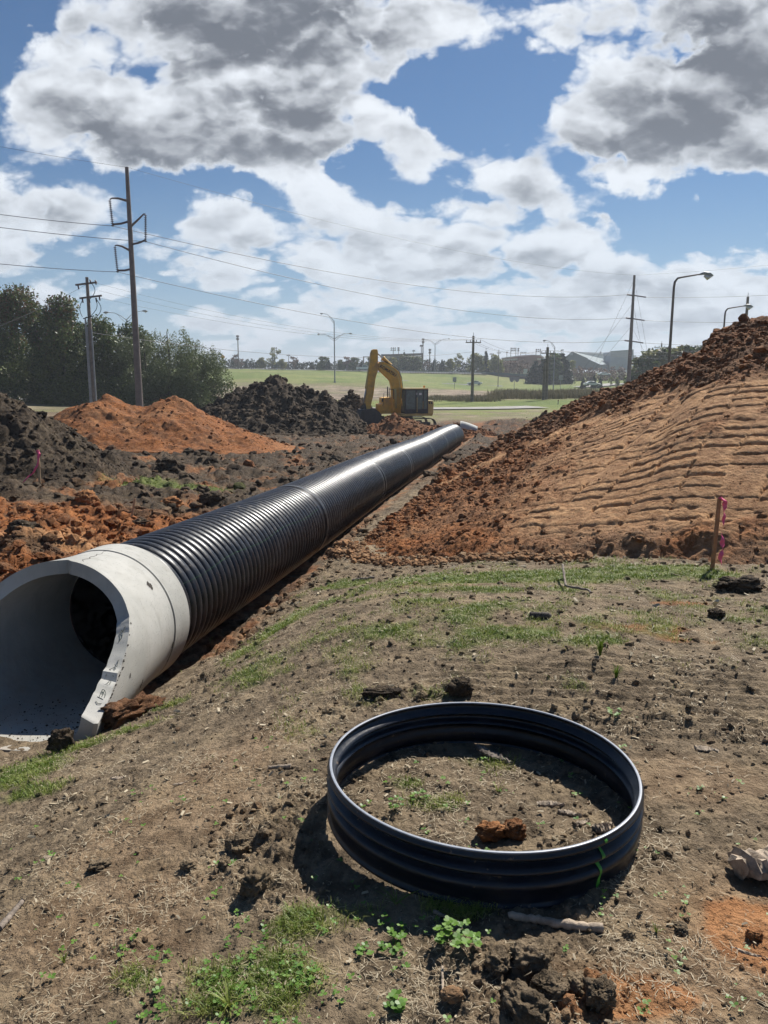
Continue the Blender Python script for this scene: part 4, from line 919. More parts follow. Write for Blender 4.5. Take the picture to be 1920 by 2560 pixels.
slab('rotten_wood', 1455, 2070, .08, .026, .016, R_(30), M_DEADW, 'short tan bark flake between strip and shredded bundle inside the ring', 'wood scrap', 6)
slab('rotten_wood', 1508, 2088, .09, .06, .03, R_(20), M_DEADW, 'crumpled pale shredded wood bundle against the right inside of the ring', 'wood scrap', 7)
slab('stump_piece', 1905, 2185, .24, .15, .07, R_(20), M_DEADW, 'thick pale weathered wood chunk at the right edge', 'wood scrap', 8, 0, .015)
slab('bone_pale_stick', 1880, 2390, .13, .012, .010, R_(-28), M_DEADW, 'thin whitish root near the orange soil at the right edge', 'twig', 9)
slab('bark_flake', 1765, 1882, .11, .05, .02, R_(-20), M_DEADW, 'small pale bark flake behind the right side of the ring', 'wood scrap', 10)
slab('splinter', 1787, 1530, .14, .045, .02, R_(75), simple('fresh_wood', (.62, .52, .38), .7, var=.15), 'upright whitish wood splinter below the pink flagged stake', 'wood scrap', 11, R_(35), .05)
slab('bark_flake', 1395, 2200-12, .05, .012, .006, R_(10), M_DEADW, 'tiny pale flake close under the front of the ring', 'wood scrap', 12)
slab('bark_flake', 300, 1945, .09, .028, .012, R_(15), M_DEADW, 'pale curled bark flake on the slope below the concrete end', 'wood scrap', 13)
slab('bark_flake', 450, 1965, .07, .014, .008, R_(20), M_DEADW, 'narrow pale flake on the smooth dirt below the concrete end', 'wood scrap', 14)
slab('bark_flake', 130, 2145, .07, .03, .010, R_(35), M_DEADW, 'broad pale flake near the left edge of the foreground', 'wood scrap', 15)
# survey stakes with pink tape
def stake(base, top_z, wd, mat, label, tape, lean):
    b = np.array(base); h = top_z-b[2]; o = empty('survey_stake', tuple(b)); tag(o, label, 'survey stake'); o.rotation_euler = (0, lean, R_(12))
    m = MB(); m.add(np.array([[x_*wd/2*k_, y_*wd*.22*k_, z_] for z_, k_ in ((-.15, .6), (0, 1), (h*.5, 1.02), (h-.01, 1), (h, .9)) for x_, y_ in ((-1, -1), (1, -1), (1, 1), (-1, 1))]), grid_faces(5, 4, True), [[16, 17, 18, 19]]); m.build('wooden_post', mat, o)
    for k_, pts in enumerate(tape):
        P_ = np.array(pts, float); m_ = 26; tt = np.linspace(0, len(P_)-1, m_); c = np.stack([np.interp(tt, range(len(P_)), P_[:, i]) for i in range(4)], -1); V = []
        for i in range(m_):
            tw = math.sin(i*.55+k_)*.9; w2 = c[i, 3]/2; dv = np.array([math.cos(tw), math.sin(tw), .15]); V += [c[i, :3]-dv*w2+np.array([0, .006*math.sin(i), 0]), c[i, :3]+dv*w2+np.array([0, .006*math.sin(i), 0])]
        so = raw_mesh('pink_tape', np.array(V), [grid_faces(m_, 2)], M_PINK, o, smooth=True); sm = so.modifiers.new('thick', 'SOLIDIFY'); sm.thickness = .0015
    return o
q = hit(1780, 1428); tz = atY(1784, 1237, q[1])[2]
h = tz-q[2]; stake(q, tz, .040, M_STAKE, 'brown wooden survey stake with pink tape at the foot of the slope', [[(.0, -.015, h-.02, .03), (.05, -.03, h-.07, .05), (.055, -.02, h-.16, .035), (.062, -.02, h-.24, .035), (.06, -.02, h-.33, .01)], [(.055, -.02, h-.40, .008), (.065, -.03, h-.49, .045), (.085, -.02, h-.57, .05), (.065, -.02, h-.66, .045), (.09, -.02, h-.75, .01)], [(-.022, -.014, h-.03, .02), (.022, -.014, h-.05, .02), (.08, -.02, h-.10, .012)]], R_(1.6))
q = hit(100, 1216); tz = atY(102, 1122, q[1])[2]; h = tz-q[2]
stake(q, tz, .055, M_STAKEP, 'pale wooden survey stake with blowing pink tape before the black clay mound', [[(.0, -.02, h-.03, .06), (.03, -.03, h-.12, .07), (-.02, -.04, h-.38, .06), (-.12, -.05, h-.56, .07), (-.24, -.05, h-.66, .07), (-.36, -.05, h-.79, .02)], [(-.03, -.02, h-.05, .04), (.03, -.02, h-.07, .04), (-.06, -.04, h-.10, .02)]], R_(1))
q = hit(330, 1302); stake(q, q[2]+.34, .035, M_STAKEP, 'small bare leaning stake in the orange dirt above the pipe', [], R_(12))
# weeds that stand out
def weed(px, py, n, R0, hh, size, mat, label, seed, k=5, cat='weed'):
    q = hit(px, py); r_ = np.random.default_rng(seed); o = empty('weed_plant', tuple(q)); tag(o, label, cat)
    a = r_.uniform(0, 6.28, n); rr2 = R0*np.sqrt(r_.random(n)); x_, y_ = rr2*np.cos(a), rr2*np.sin(a); h_ = hh*(.3+.7*r_.random(n)); A, F, T = leaflets('l', x_, y_, np.zeros(n), r_.uniform(.6, 1.1, n)*size, h_, mat, k)
    raw_mesh('leaves', A, [F], mat, o, cols={'tint': T}); b = MB()
    for i in range(n): b.tube([(x_[i]*.2, y_[i]*.2, 0), (x_[i]*.7, y_[i]*.7, h_[i]*.6), (x_[i], y_[i], h_[i])], .0012*size/.02, 4, False)
    st = b.build('stems', mat, o); st['kind'] = 'stuff'; return o
weed(1140, 2385, 26, .075, .055, .019, M_CLOV, 'leafy green weed in front of the ring, left of the branch', 1, 5)
weed(985, 2370, 12, .05, .03, .016, M_CLOV, 'low green weed left of the leafy one below the ring', 2, 4)
weed(905, 2385, 7, .03, .02, .013, M_CLOV, 'tiny pale weed left of the low green weed', 12, 4)
weed(990, 2040, 14, .035, .05, .012, M_CLOV, 'bright yellow-green weed inside the ring at its left', 3, 4)
weed(1050, 2005, 12, .04, .035, .012, M_CLOV, 'green weed inside the ring behind the yellow-green one', 4, 4)
weed(1535, 1800, 10, .04, .05, .016, M_CLOV, 'small bright weed behind the right part of the ring', 5, 4)
weed(760, 2440, 16, .05, .03, .015, M_CLOV, 'round clump of clover at the bottom right of the grass patch', 6, 3)
weed(985, 2520, 8, .035, .03, .020, M_CLOV, 'pale rosette weed at the bottom edge left of the twig', 7, 4)
def tuft(px, py, n, h, wd, spread, label, seed, tint=.4, mat=None):
    q = hit(px, py); r_ = np.random.default_rng(seed); a = r_.uniform(0, 6.28, n); b = MB()
    V = []; F = []; T = []
    for i in range(n):
        d = np.array([math.cos(a[i]), math.sin(a[i]), 0]); sd_ = np.array([-d[1], d[0], 0]); hh = h*r_.uniform(.5, 1); sp = spread*r_.uniform(.2, 1); p0 = d*spread*.12*r_.random()
        for k_ in range(5):
            t = k_/4; c = p0+d*sp*t**1.6+np.array([0, 0, hh*(t-.25*t*t)]); w2 = wd*(1-t)**.6/2+.0002; V += [c-sd_*w2, c+sd_*w2]
        F += [[i*10+2*k_, i*10+2*k_+1, i*10+2*k_+3, i*10+2*k_+2] for k_ in range(4)]
    T = np.tile([tint, 0, 0, 1.], (len(V), 1)); o = raw_mesh('grass_tuft', np.array(V), [np.array(F)], mat or M_GRASS, cols={'tint': T}); o.location = Vector(q); tag(o, label, 'grass tuft')
tuft(575, 2520, 16, .10, .006, .09, 'spiky long-bladed grass tuft at the bottom left', 1)
tuft(1370, 2400, 6, .045, .004, .012, 'single thin green grass shoot above the bottom clod heap', 2, .7)
tuft(1500, 1645, 40, .20, .008, .05, 'tall blue-green grass tuft left of the far tread marks', 3, .0)
tuft(1540, 1700, 30, .15, .008, .05, 'lower blue-green grass tuft just right of the tall one', 4, .0)
tuft(990, 2260, 14, .08, .004, .11, 'arching dark grass tuft in the ring shadow', 5, .1)
tuft(1245, 1985, 16, .06, .003, .05, 'fine grass tuft in the middle of the ring', 6, .8)
tuft(1640, 2335, 12, .05, .004, .03, 'small dark grass tuft right of the branch', 7, .2)
tuft(160, 2415, 14, .05, .004, .04, 'small green grass tuft on the lower left slope', 8, .4)
# ================================================================ TREES
def bg(px, py_base, Y):      # ground point under a photo column at distance Y
    p = atY(px, py_base, Y); return np.array([p[0], p[1], float(base_z(p[0], p[1])[0])])
def top_h(px, py_top, Y, base): return atY(px, py_top, Y)[2]-base[2]
def foliage(blobs, n, size, seed, red=0., hollow=.55, asp=.55, bright=.5):
    r_ = np.random.default_rng(seed); bl = np.array(blobs, float); w_ = bl[:, 3]*bl[:, 4]*bl[:, 5]; w_ = w_**.75; w_ /= w_.sum()
    k = r_.choice(len(bl), n, p=w_); d = r_.normal(size=(n, 3)); d /= np.linalg.norm(d, axis=1)[:, None]; rad = hollow+(1-hollow)*r_.random(n)**.7
    rad = rad*(1+.22*per(d[:, 0]*2.5+k*3.1, d[:, 2]*2.5+d[:, 1]*1.7, seed)+.16*per(d[:, 0]*6+k, d[:, 2]*6-d[:, 1]*4, seed+1))
    p = bl[k, :3]+d*rad[:, None]*bl[k, 3:6]; ok = p[:, 2] > .05; p = p[ok]; k = k[ok]; n = len(p)
    nr = r_.normal(size=(n, 3))+np.array([0, 0, .5]); nr /= np.linalg.norm(nr, axis=1)[:, None]; a = np.cross(nr, r_.normal(size=(n, 3))); a /= np.linalg.norm(a, axis=1)[:, None]; b = np.cross(nr, a)
    s = size*r_.uniform(.6, 1.4, n)[:, None]; V = np.stack([p-a*s, p+b*s*asp-a*s*.1, p+a*s, p-b*s*asp-a*s*.1], 1).reshape(-1, 3)
    tn = np.zeros((n, 4)); tn[:, 0] = np.clip(bright+.45*per(p[:, 0]*.6+seed, p[:, 2]*.6+p[:, 1]*.4, 3)+r_.normal(0, .2, n), 0, 1); tn[:, 1] = (r_.random(n) < red*np.clip((p[:, 2]/p[:, 2].max()-.4)*2.2, 0, 1))*.8; tn[:, 3] = 1
    return V, (np.arange(n)*4)[:, None]+np.arange(4)[None], np.repeat(tn, 4, 0)
M_LFD = leaf_mat('dark_leaves', (.030, .058, .014), (.16, .20, .050), .22, .5); M_LFG = leaf_mat('grey_green_leaves', (.065, .095, .035), (.21, .24, .11), .25, .5)
M_LFY = leaf_mat('yellow_green_leaves', (.13, .15, .035), (.32, .30, .085), .3, .55); M_CED = leaf_mat('cedar_leaves', (.022, .038, .020), (.060, .085, .040), .12, .6); M_BARE = leaf_mat('brown_leaves', (.15, .10, .08), (.26, .19, .15), .2, .7)
def tree(name, h, wd, mat, seed, n, size, kind='round', red=0, bright=.5, low=.08, asp=.55):
    """returns an Empty with trunk and crown, built at the origin with height h"""
    r_ = random.Random(seed); o = empty(name, (0, 0, 0)); B = []; tr = MB(); m = 1
    if kind == 'round':
        for i in range(15):
            t = r_.random(); zz_ = h*(low+.10+(.80-low)*t); rr_ = wd*.5*math.sqrt(max(.05, 1-((t-.38)/.70)**2)); a = r_.random()*6.28; q = rr_*.62*math.sqrt(r_.random()); s = wd*(.17+.12*r_.random()); B.append([q*math.cos(a), q*math.sin(a), zz_, s, s, s*1.05])
        for i in range(9):
            a = r_.random()*6.28; q = wd*.22*r_.random(); B.append([q*math.cos(a), q*math.sin(a), h*(.84+.12*r_.random()), wd*.07, wd*.07, h*.06])
    elif kind == 'bush':
        for i in range(22):
            a = r_.random()*6.28; t = r_.random(); q = wd*.42*math.sqrt(r_.random()); zz_ = h*(.12+.72*t*math.sqrt(max(.1, 1-(q/(wd*.5))**2))); s = wd*.15; B.append([q*math.cos(a), q*math.sin(a), zz_, s, s, s*1.3])
        for i in range(16):
            a = r_.random()*6.28; q = wd*.36*math.sqrt(r_.random()); B.append([q*math.cos(a), q*math.sin(a), h*(.80+.16*r_.random())*math.sqrt(max(.3, 1-(q/(wd*.52))**2)), wd*.03, wd*.03, h*.10])
    elif kind == 'cone':
        for i in range(10):
            t = i/9; B.append([0, 0, h*(.06+.88*t), wd*.5*(1-t)**.8+.02*wd, wd*.5*(1-t)**.8+.02*wd, h*.10])
    elif kind == 'thin':
        for i in range(16):
            a = r_.random()*6.28; t = .25+.7*r_.random(); q = wd*.42*r_.random(); B.append([q*math.cos(a), q*math.sin(a), h*t, wd*.13, wd*.13, h*.08])
    V, F, T = foliage(B, n, size, seed, red, .35 if kind in ('cone',) else .5, asp, bright)
    raw_mesh('crown', V, [F], mat, o, cols={'tint': T})
    tr.tube([(0, 0, -.3), (0, 0, h*.3), (.02*h, 0, h*.6), (0, .01*h, h*.9)], [h*.022, h*.018, h*.011, h*.004], 7)
    for b in B[::2][:8]:
        if kind != 'cone': tr.tube([(0, 0, h*.15+b[2]*.25), (b[0]*.6, b[1]*.6, b[2]*.75), (b[0], b[1], b[2])], [h*.010, h*.006, h*.003], 5)
    tr.build('trunk', M_BARK, o, smooth=True, auto=60); return o
def put(o, px, py, Y, label, cat='tree', group=None, hpx=None, s=None, rz=0, h0=None):
    b = bg(px, py, Y); o.location = Vector(b)
    if hpx is not None: s = top_h(px, hpx, Y, b)/h0
    if s: o.scale = (s, s, s)
    o.rotation_euler = (0, 0, rz); tag(o, label, cat, group); return o
# the grove at the left, every tree of its own
G_ = 'trees of the left grove'
T1 = tree('leafy_tree', 11.5, 8.5, M_LFD, 11, 19000, .15, 'round', .35, .45, .0); T2 = tree('leafy_tree', 11, 7.5, M_LFD, 12, 17000, .15, 'round', .25, .4, .0); T3 = tree('leafy_tree', 9, 6.5, M_LFD, 13, 14000, .14, 'round', .05, .35, .0)
put(T1, 40, 1010, 84, 'tall dark tree with reddish top behind the black clay mound', group=G_, hpx=737, h0=11.5)
put(T2, 165, 1010, 84, 'tall dark tree just left of the shorter power pole', group=G_, hpx=742, h0=11.2, rz=1)
put(T3, 262, 1010, 86, 'shorter dark tree between the two power poles', group=G_, hpx=800, h0=9)
put(copy_tree(T2), -80, 1010, 86, 'tall dark tree cut by the left frame edge', group=G_, hpx=742, h0=11, rz=2.4)
put(copy_tree(T3), 105, 1010, 88, 'dark filler tree seen between the two tallest trees', group=G_, hpx=770, h0=9, rz=3)
put(copy_tree(T3), 325, 1010, 88, 'dark tree hidden behind the lower part of the tall power pole', group=G_, hpx=815, h0=9, rz=1.5)
put(copy_tree(T1), -200, 1010, 80, 'outermost tall dark tree beyond the left frame edge', group=G_, hpx=745, h0=11.5, rz=.6)
put(copy_tree(T3), 210, 1010, 90, 'dark low tree behind the shorter power pole', group=G_, hpx=812, h0=9, rz=4)
W1 = tree('willow_bush', 8, 7.6, M_LFG, 21, 19000, .13, 'bush', 0, .5, 0, .26); W2 = tree('willow_bush', 6.5, 6.0, M_LFG, 22, 13000, .12, 'bush', 0, .45, 0, .26)
put(W1, 425, 1010, 82, 'wide grey-green willow bush right of the tall power pole', 'bush', 'grey willow bushes', 806, None, 0, 8)
put(W2, 495, 1012, 81, 'lower grey-green willow bush at the right end of the grove', 'bush', 'grey willow bushes', 842, None, 1, 6.5)
put(copy_tree(W2), 370, 1010, 85, 'willow bush partly hidden by the tall power pole', 'bush', 'grey willow bushes', 820, None, 2, 6.5)
# brush under the grove
b_ = [[atY(px, 1000, 83)[0], 83, -.9+.4*rng.random(), 2.2, 1.6, 1.9] for px in range(-250, 560, 42)]
V, F, T = foliage([[b[0], b[1], 1.6, b[3], b[4], b[5]] for b in b_], 20000, .14, 5); V[:, 2] += -1.9
tag(raw_mesh('undergrowth', V, [F], M_LFD, cols={'tint': T}), kind='stuff')
# far trees beyond the highway
FT = {'cedar': tree('cedar_tree', 6, 3.4, M_CED, 31, 1500, .32, 'cone'), 'round': tree('round_tree', 6, 5, M_LFD, 32, 1700, .30, 'round', .1, .6, .0), 'yellow': tree('yellow_green_tree', 6.5, 5.4, M_LFY, 33, 1700, .27, 'round', 0, .5, .05), 'bare': tree('autumn_tree', 6, 4.6, M_BARE, 34, 700, .22, 'thin'), 'thin': tree('thin_tree', 8, 5, M_LFY, 35, 800, .22, 'thin', 0, .4)}
H0 = {'cedar': 6, 'round': 6, 'yellow': 6.5, 'bare': 6, 'thin': 8}; used = set()
def far(kind, px, ptop, Y=330, label=None, pb_=930, sx=1.):
    o = FT[kind] if kind not in used else copy_tree(FT[kind]); used.add(kind)
    put(o, px, pb_, Y, label, 'tree', None, ptop, None, rng.random()*6, H0[kind]); o.scale = (o.scale[0]*sx, o.scale[1]*sx, o.scale[2])
far('thin', 683, 868, 320, 'tall sparse yellow-green tree under the ball field lights', sx=1.2)
far('yellow', 655, 893, 318, 'rounded pale tree left of the tall sparse one', sx=1.2); far('yellow', 706, 897, 318, 'rounded pale tree right of the tall sparse one', sx=1.3)
far('bare', 735, 890, 318, 'reddish autumn tree right of the pale rounded trees'); far('bare', 590, 884, 322, 'reddish autumn tree beside the thin floodlight pole'); far('bare', 603, 896, 322, 'low autumn tree right of the thin floodlight pole')
far('cedar', 616, 900, 322, 'small dark cedar between autumn tree and pale rounded tree'); far('cedar', 642, 902, 322, 'small dark cedar hard left of the pale rounded trees')
xs = [(780, 903, 'cedar'), (806, 892, 'round'), (822, 898, 'cedar'), (852, 900, 'round'), (868, 890, 'bare'), (884, 894, 'round'), (905, 899, 'cedar'), (925, 893, 'round')]
for i, (px, t, kd) in enumerate(xs): far(kd, px, t, 325, 'dark tree number-free placeholder', sx=1.25)
lbs = ['dark cedar left of the three-armed street lamp', 'bushy dark tree just left of the three-armed street lamp', 'dark cedar close behind the left side of the three-armed lamp pole', 'bushy dark tree right of the three-armed lamp pole', 'bare brownish tree above the field between lamp and excavator arm', 'bushy dark tree behind the white pickup', 'dark cedar left of the excavator arm top', 'bushy dark tree directly behind the excavator arm']
for o, lb in zip([o for o in COL.objects if o.get('label') == 'dark tree number-free placeholder'], lbs): o['label'] = lb
for i, (kd, px, t, Y, sx, lb) in enumerate((('yellow', 985, 893, 322, 1.1, 'yellowish tree in front of the left end of the dark grandstand'), ('round', 1012, 888, 322, 1.6, 'wide dark tree in front of the grandstand middle'), ('round', 1040, 892, 322, 1.4, 'dark tree in front of the grandstand right half'), ('cedar', 1010, 876, 330, .6, 'narrow cedar tip standing above the grandstand roof'),
        ('bare', 1068, 902, 322, 1.1, 'brown tree right of the grandstand'), ('cedar', 1085, 898, 322, 1.1, 'dark cedar under the two-armed street lamp'), ('cedar', 1105, 897, 322, 1.1, 'dark cedar right of the two-armed street lamp'), ('yellow', 1125, 896, 322, 1.1, 'low pale tree left of the utility pole'),
        ('thin', 1145, 882, 318, 1.1, 'feathery yellow tree left of the utility pole'), ('yellow', 1185, 882, 310, 1.2, 'big yellow-green tree behind the utility pole'), ('yellow', 1203, 888, 310, 1., 'yellow-green tree against the right side of the utility pole'), ('cedar', 1214, 873, 312, .8, 'tall dark cedar between two yellow-green trees'),
        ('yellow', 1236, 886, 305, 1.1, 'yellow-green tree left of the stadium'), ('yellow', 1252, 900, 305, 1., 'lower yellow-green tree in front of the stadium left end'), ('bare', 1275, 903, 300, 1.2, 'leafless grey tree before the overpass'), ('bare', 1300, 897, 300, 1.2, 'leafless grey tree at the right end of the overpass'),
        ('cedar', 1338, 898, 262, 1.5, 'dark cedar left of the double pole'), ('cedar', 1360, 892, 262, 1.6, 'dark cedar behind the double pole'), ('round', 1385, 885, 262, 1.3, 'broad dark tree behind the single-armed street lamp'), ('cedar', 1403, 876, 264, 1.3, 'tall dark cedar right of the single-armed street lamp'), ('cedar', 1415, 893, 262, 1.2, 'dark cedar at the right end of the dark clump'),
        ('yellow', 1432, 900, 300, .9, 'small yellowish tree in front of the big grey hall roof end'), ('cedar', 1459, 937, 225, .8, 'left one of three small lone cedars on the lawn'), ('cedar', 1486, 935, 225, .85, 'middle one of three small lone cedars on the lawn'), ('cedar', 1502, 938, 225, .8, 'right one of three small lone cedars on the lawn'),
        ('thin', 1529, 940, 235, .9, 'tiny sparse tree right of the three lone cedars'), ('yellow', 1545, 943, 235, .8, 'tiny yellowish tree left of the guyed pole'), ('thin', 1562, 945, 235, .8, 'tiny thin tree directly left of the guyed pole'))):
    far(kd, px, t, Y, lb, sx=sx)
for i, (px, t, kd, lb) in enumerate(((1598, 895, 'round', 'dark green tree right of the guyed pole'), (1620, 876, 'yellow', 'olive tree at the left end of the grove behind the slope'), (1648, 872, 'round', 'dark green tree behind the small wooden pole'), (1680, 868, 'yellow', 'olive tree behind the tall street lamp post'), (1712, 866, 'round', 'dark tree right of the tall street lamp post'), (1740, 872, 'round', 'dark tree just above the slope crest'), (1775, 885, 'round', 'dark tree mostly hidden by the slope crest'), (1830, 890, 'yellow', 'olive tree hidden behind the high part of the slope'))):
    far(kd, px, t, 165, lb, 975, 1.35)
# continuous scrub lines
def hedge(name, px0, px1, Y, h, mat, n, size, seed, pyb=930):
    B = []
    for px in np.arange(px0, px1, 7.): 
        b = bg(px, pyb, Y); hh = h*(.7+.6*rng.random()); B.append([b[0], b[1]+rng.normal(0, 2), b[2]+hh*.45, Y*.0045, 2.0, hh*.6])
    V, F, T = foliage([[b[0], b[1], b[2]+30, *b[3:]] for b in B], n, size, seed); V[:, 2] -= 30
    return tag(raw_mesh(name, V, [F], mat, cols={'tint': T}), kind='stuff')
hedge('far_scrub', 520, 960, 332, 3.6, M_CED, 9000, .38, 61); hedge('far_scrub', 960, 1240, 332, 4.2, M_CED, 6000, .38, 62); hedge('far_scrub', 1200, 1330, 315, 4.5, M_BARE, 3000, .3, 63)
hedge('autumn_hedge', 1395, 1600, 285, 3.8, M_BARE, 7000, .3, 64, 945); hedge('far_scrub', 1570, 1850, 175, 2.5, M_LFD, 5000, .3, 65, 975)
def reeds(px0, px1, Ya, Yb_, h, n):
    px = rng.uniform(px0, px1, n); Y = rng.uniform(Ya, Yb_, n); X = (px-960)/F_*Y/CT; d_ = sst(px0, px0+60, px)*sst(px1, px1-60, px)*sst(-.35, .2, fbm(X*.25, Y*.25, 3, 71)); ok = rng.random(n) < d_; X, Y = X[ok], Y[ok]
    blades('reeds', X, Y, ground(X, Y), h*rng.uniform(.5, 1.2, len(X)), np.full(len(X), .07), M_REED, .4)
M_REED = leaf_mat('reeds', (.10, .10, .05), (.24, .20, .12), .2, .7)
reeds(1200, 1520, 118, 140, 1.2, 16000); reeds(960, 1260, 112, 124, .7, 9000)
hedge('far_woods', -900, 600, 420, 7, M_CED, 9000, .6, 68, 925); hedge('far_woods', 1700, 3200, 330, 8, M_CED, 9000, .6, 69, 940)

# ================================================================ POLES AND LAMPS
def pole_line(base, top, r0, r1, mat, name, parent, n=10):
    b = MB(); P0 = np.array(base, float); P1 = np.array(top, float); b.tube([P0+(P1-P0)*t for t in (-.02, 0, .25, .5, .75, 1)], np.interp([0, 0, .25, .5, .75, 1], [0, 1], [r0, r1]), n); return b.build(name, mat, parent, smooth=True, auto=50)
# tall transmission pole
Yp = 67; bp = bg(349, 1015, Yp); tp = atY(313, 418, Yp); TP = empty('transmission_pole', tuple(bp)); tag(TP, 'tallest brown power pole with three bracket arms behind the orange mound', 'power pole')
L = lambda p: np.array(p)-bp
tp = np.array([bp[0]+(.05), Yp, tp[2]])
pole_line((0, 0, 0), L(tp), .32, .15, M_STEELPOLE, 'pole', TP, 14)
def onpole(py): 
    z = atY(330, py, Yp)[2]; t = (z-bp[2])/(tp[2]-bp[2]); return np.array([.05*t, 0, z-bp[2]])
att = []
for side, pt, pb2, dx, tip_t, tip_b in ((-1, 503, 553, 1.55, 499, 565), (1, 568, 611, 1.35, 535, 604), (-1, 628, 672, 1.35, 615, 680)):
    a = onpole(pt); b = onpole(pb2); zt = atY(300, tip_t, Yp)[2]-bp[2]; zb_ = atY(300, tip_b, Yp)[2]-bp[2]
    A = np.array([a[0]+side*dx, 0, zt]); Bt = np.array([b[0]+side*(dx*.92), 0, zb_])
    m = MB(); m.tube([a, a*.45+A*.55+np.array([0, 0, .16 if side < 0 else .05]), A*.88+a*.12+np.array([0, 0, .12]), A], [.11, .085, .06, .05], 8); m.build('upper_arm', M_STEELPOLE, TP, smooth=True, auto=50)
    m = MB(); m.tube([b, (b+Bt)/2, Bt+np.array([0, 0, .12])], [.09, .085, .08], 8); m.build('lower_arm', M_INS, TP, smooth=True, auto=50)
    m = MB(); N_ = 13
    for i in range(N_):
        c0 = A+(Bt-A)*((i+.4)/N_); dv = (Bt-A)/N_; m.tube([c0, c0+dv*.25, c0+dv*.45, c0+dv*.5, c0+dv*1.0], [.03, .13, .13, .035, .03], 9)
    m.build('insulator_string', M_INS, TP, smooth=True, auto=40); att.append(bp+Bt)
m = MB()
for i in range(22):
    z = 3+i*.75; t = z/(tp[2]-bp[2]); 
    if t < .97: m.bar((.05*t-.30+.12*t, 0, z), (.05*t+.30-.12*t, 0, z), .025)
m.build('climbing_peg', M_DARK, TP)['kind'] = 'stuff'
# distribution pole with conduits
Y2 = 70; b2 = bg(236, 990, Y2); t2 = atY(212, 693, Y2); DP = empty('utility_pole', tuple(b2)); tag(DP, 'shorter wooden utility pole with two crossarms and grey conduits', 'power pole')
hz_ = t2[2]-b2[2]; tx = .03; pole_line((0, 0, 0), (tx, 0, hz_), .21, .13, M_WOODPOLE, 'pole', DP)
px2m = Y2/F_*1.02
for dz, wdl, wdr in ((.62, 1.0, .9), (1.75, .72, 1.25)):
    m = MB(); m.bar((tx-wdl, -.1, hz_-dz-.05), (tx+wdr, -.1, hz_-dz+.18), .13, .15); m.build('crossarm', M_WOODPOLE, DP)
for i, (x_, z_) in enumerate(((-.75, -.8), (.35, -.35), (.8, -.40), (-.45, -1.95), (.15, -1.95), (.75, -1.9), (1.05, -1.75))):
    m = MB(); m.tube([(tx+x_, -.2, hz_+z_+.12), (tx+x_+.05, -.2, hz_+z_-.25)], [.07, .055], 7); m.build('insulator', M_INS, DP, smooth=True)
m = MB()
for a, b, s in (((.8, -1.9), (.5, -3.6), .5), ((.75, -1.9), (.1, -3.4), .35), ((-.4, -1.95), (-.55, -3.4), -.25), ((.35, -.4), (.2, -1.9), .45)):
    P0 = np.array([tx+a[0], -.25, hz_+a[1]]); P1 = np.array([tx+b[0], -.2, hz_+b[1]]); m.tube([P0+(P1-P0)*t+np.array([s*math.sin(t*3.14), 0, 0]) for t in np.linspace(0, 1, 9)], .028, 5)
m.build('jumper_cable', M_DARK, DP)['kind'] = 'stuff'
for i, (x_, h_) in enumerate(((-.33, .70), (-.22, .64), (.20, .62))):
    m = MB(); m.tube([(x_, -.18, 0), (x_*.92+tx*.5, -.16, hz_*h_)], [.075, .07], 9); m.build('conduit', M_GALV, DP, smooth=True, auto=50)
m = MB(); m.bar((tx-.5, -.2, hz_-3.55), (tx+.5, -.2, hz_-3.3), .07); m.build('cable_bracket', M_DARK, DP)
# guyed pole on the right
Yr = 140; br = bg(1570, 975, Yr); tr_ = atY(1583, 688, Yr); GP = empty('transmission_pole', tuple(br)); tag(GP, 'guyed brown transmission pole with three pairs of sideways insulators at the right', 'power pole')
hr = tr_[2]-br[2]; pole_line((0, 0, 0), (-.0, 0, hr), .40, .20, M_STEELPOLE, 'pole', GP, 12); attR = []
for py in (739, 797, 853):
    z = atY(1578, py, Yr)[2]-br[2]; row = []
    for sx_, dz in ((-1, .12), (1, -.32)):
        m = MB(); nn_ = 11; A = np.array([sx_*.15, -.2, z]); Bq = np.array([sx_*(1.25 if sx_ < 0 else 2.1), -.5, z+dz])
        for i in range(nn_):
            c0 = A+(Bq-A)*(i/nn_); dv = (Bq-A)/nn_; m.tube([c0, c0+dv*.4, c0+dv], [.07, .15, .07], 8)
        m.build('insulator_string', M_INS, GP, smooth=True); row.append(br+Bq)
    attR.append(row)
gm = [((0, -.3, hr-.6), (-7, 6)), ((0, -.3, hr*.77), (-10.5, 4)), ((0, -.3, hr*.58), (-9, 3)), ((0, 0, hr-.6), (7.5, 8)), ((0, 0, hr*.77), (6.0, 6)), ((0, 0, hr*.57), (9, 7)), ((0, 0, hr*.4), (4.5, 5))]
for a, (dx, dy) in gm:
    g_ = float(base_z(br[0]+dx, br[1]+dy)[0])-br[2]; m = MB(); m.tube([a, (dx, dy, g_)], .018, 4, False); m.build('guy_wire', M_WIRE, GP)
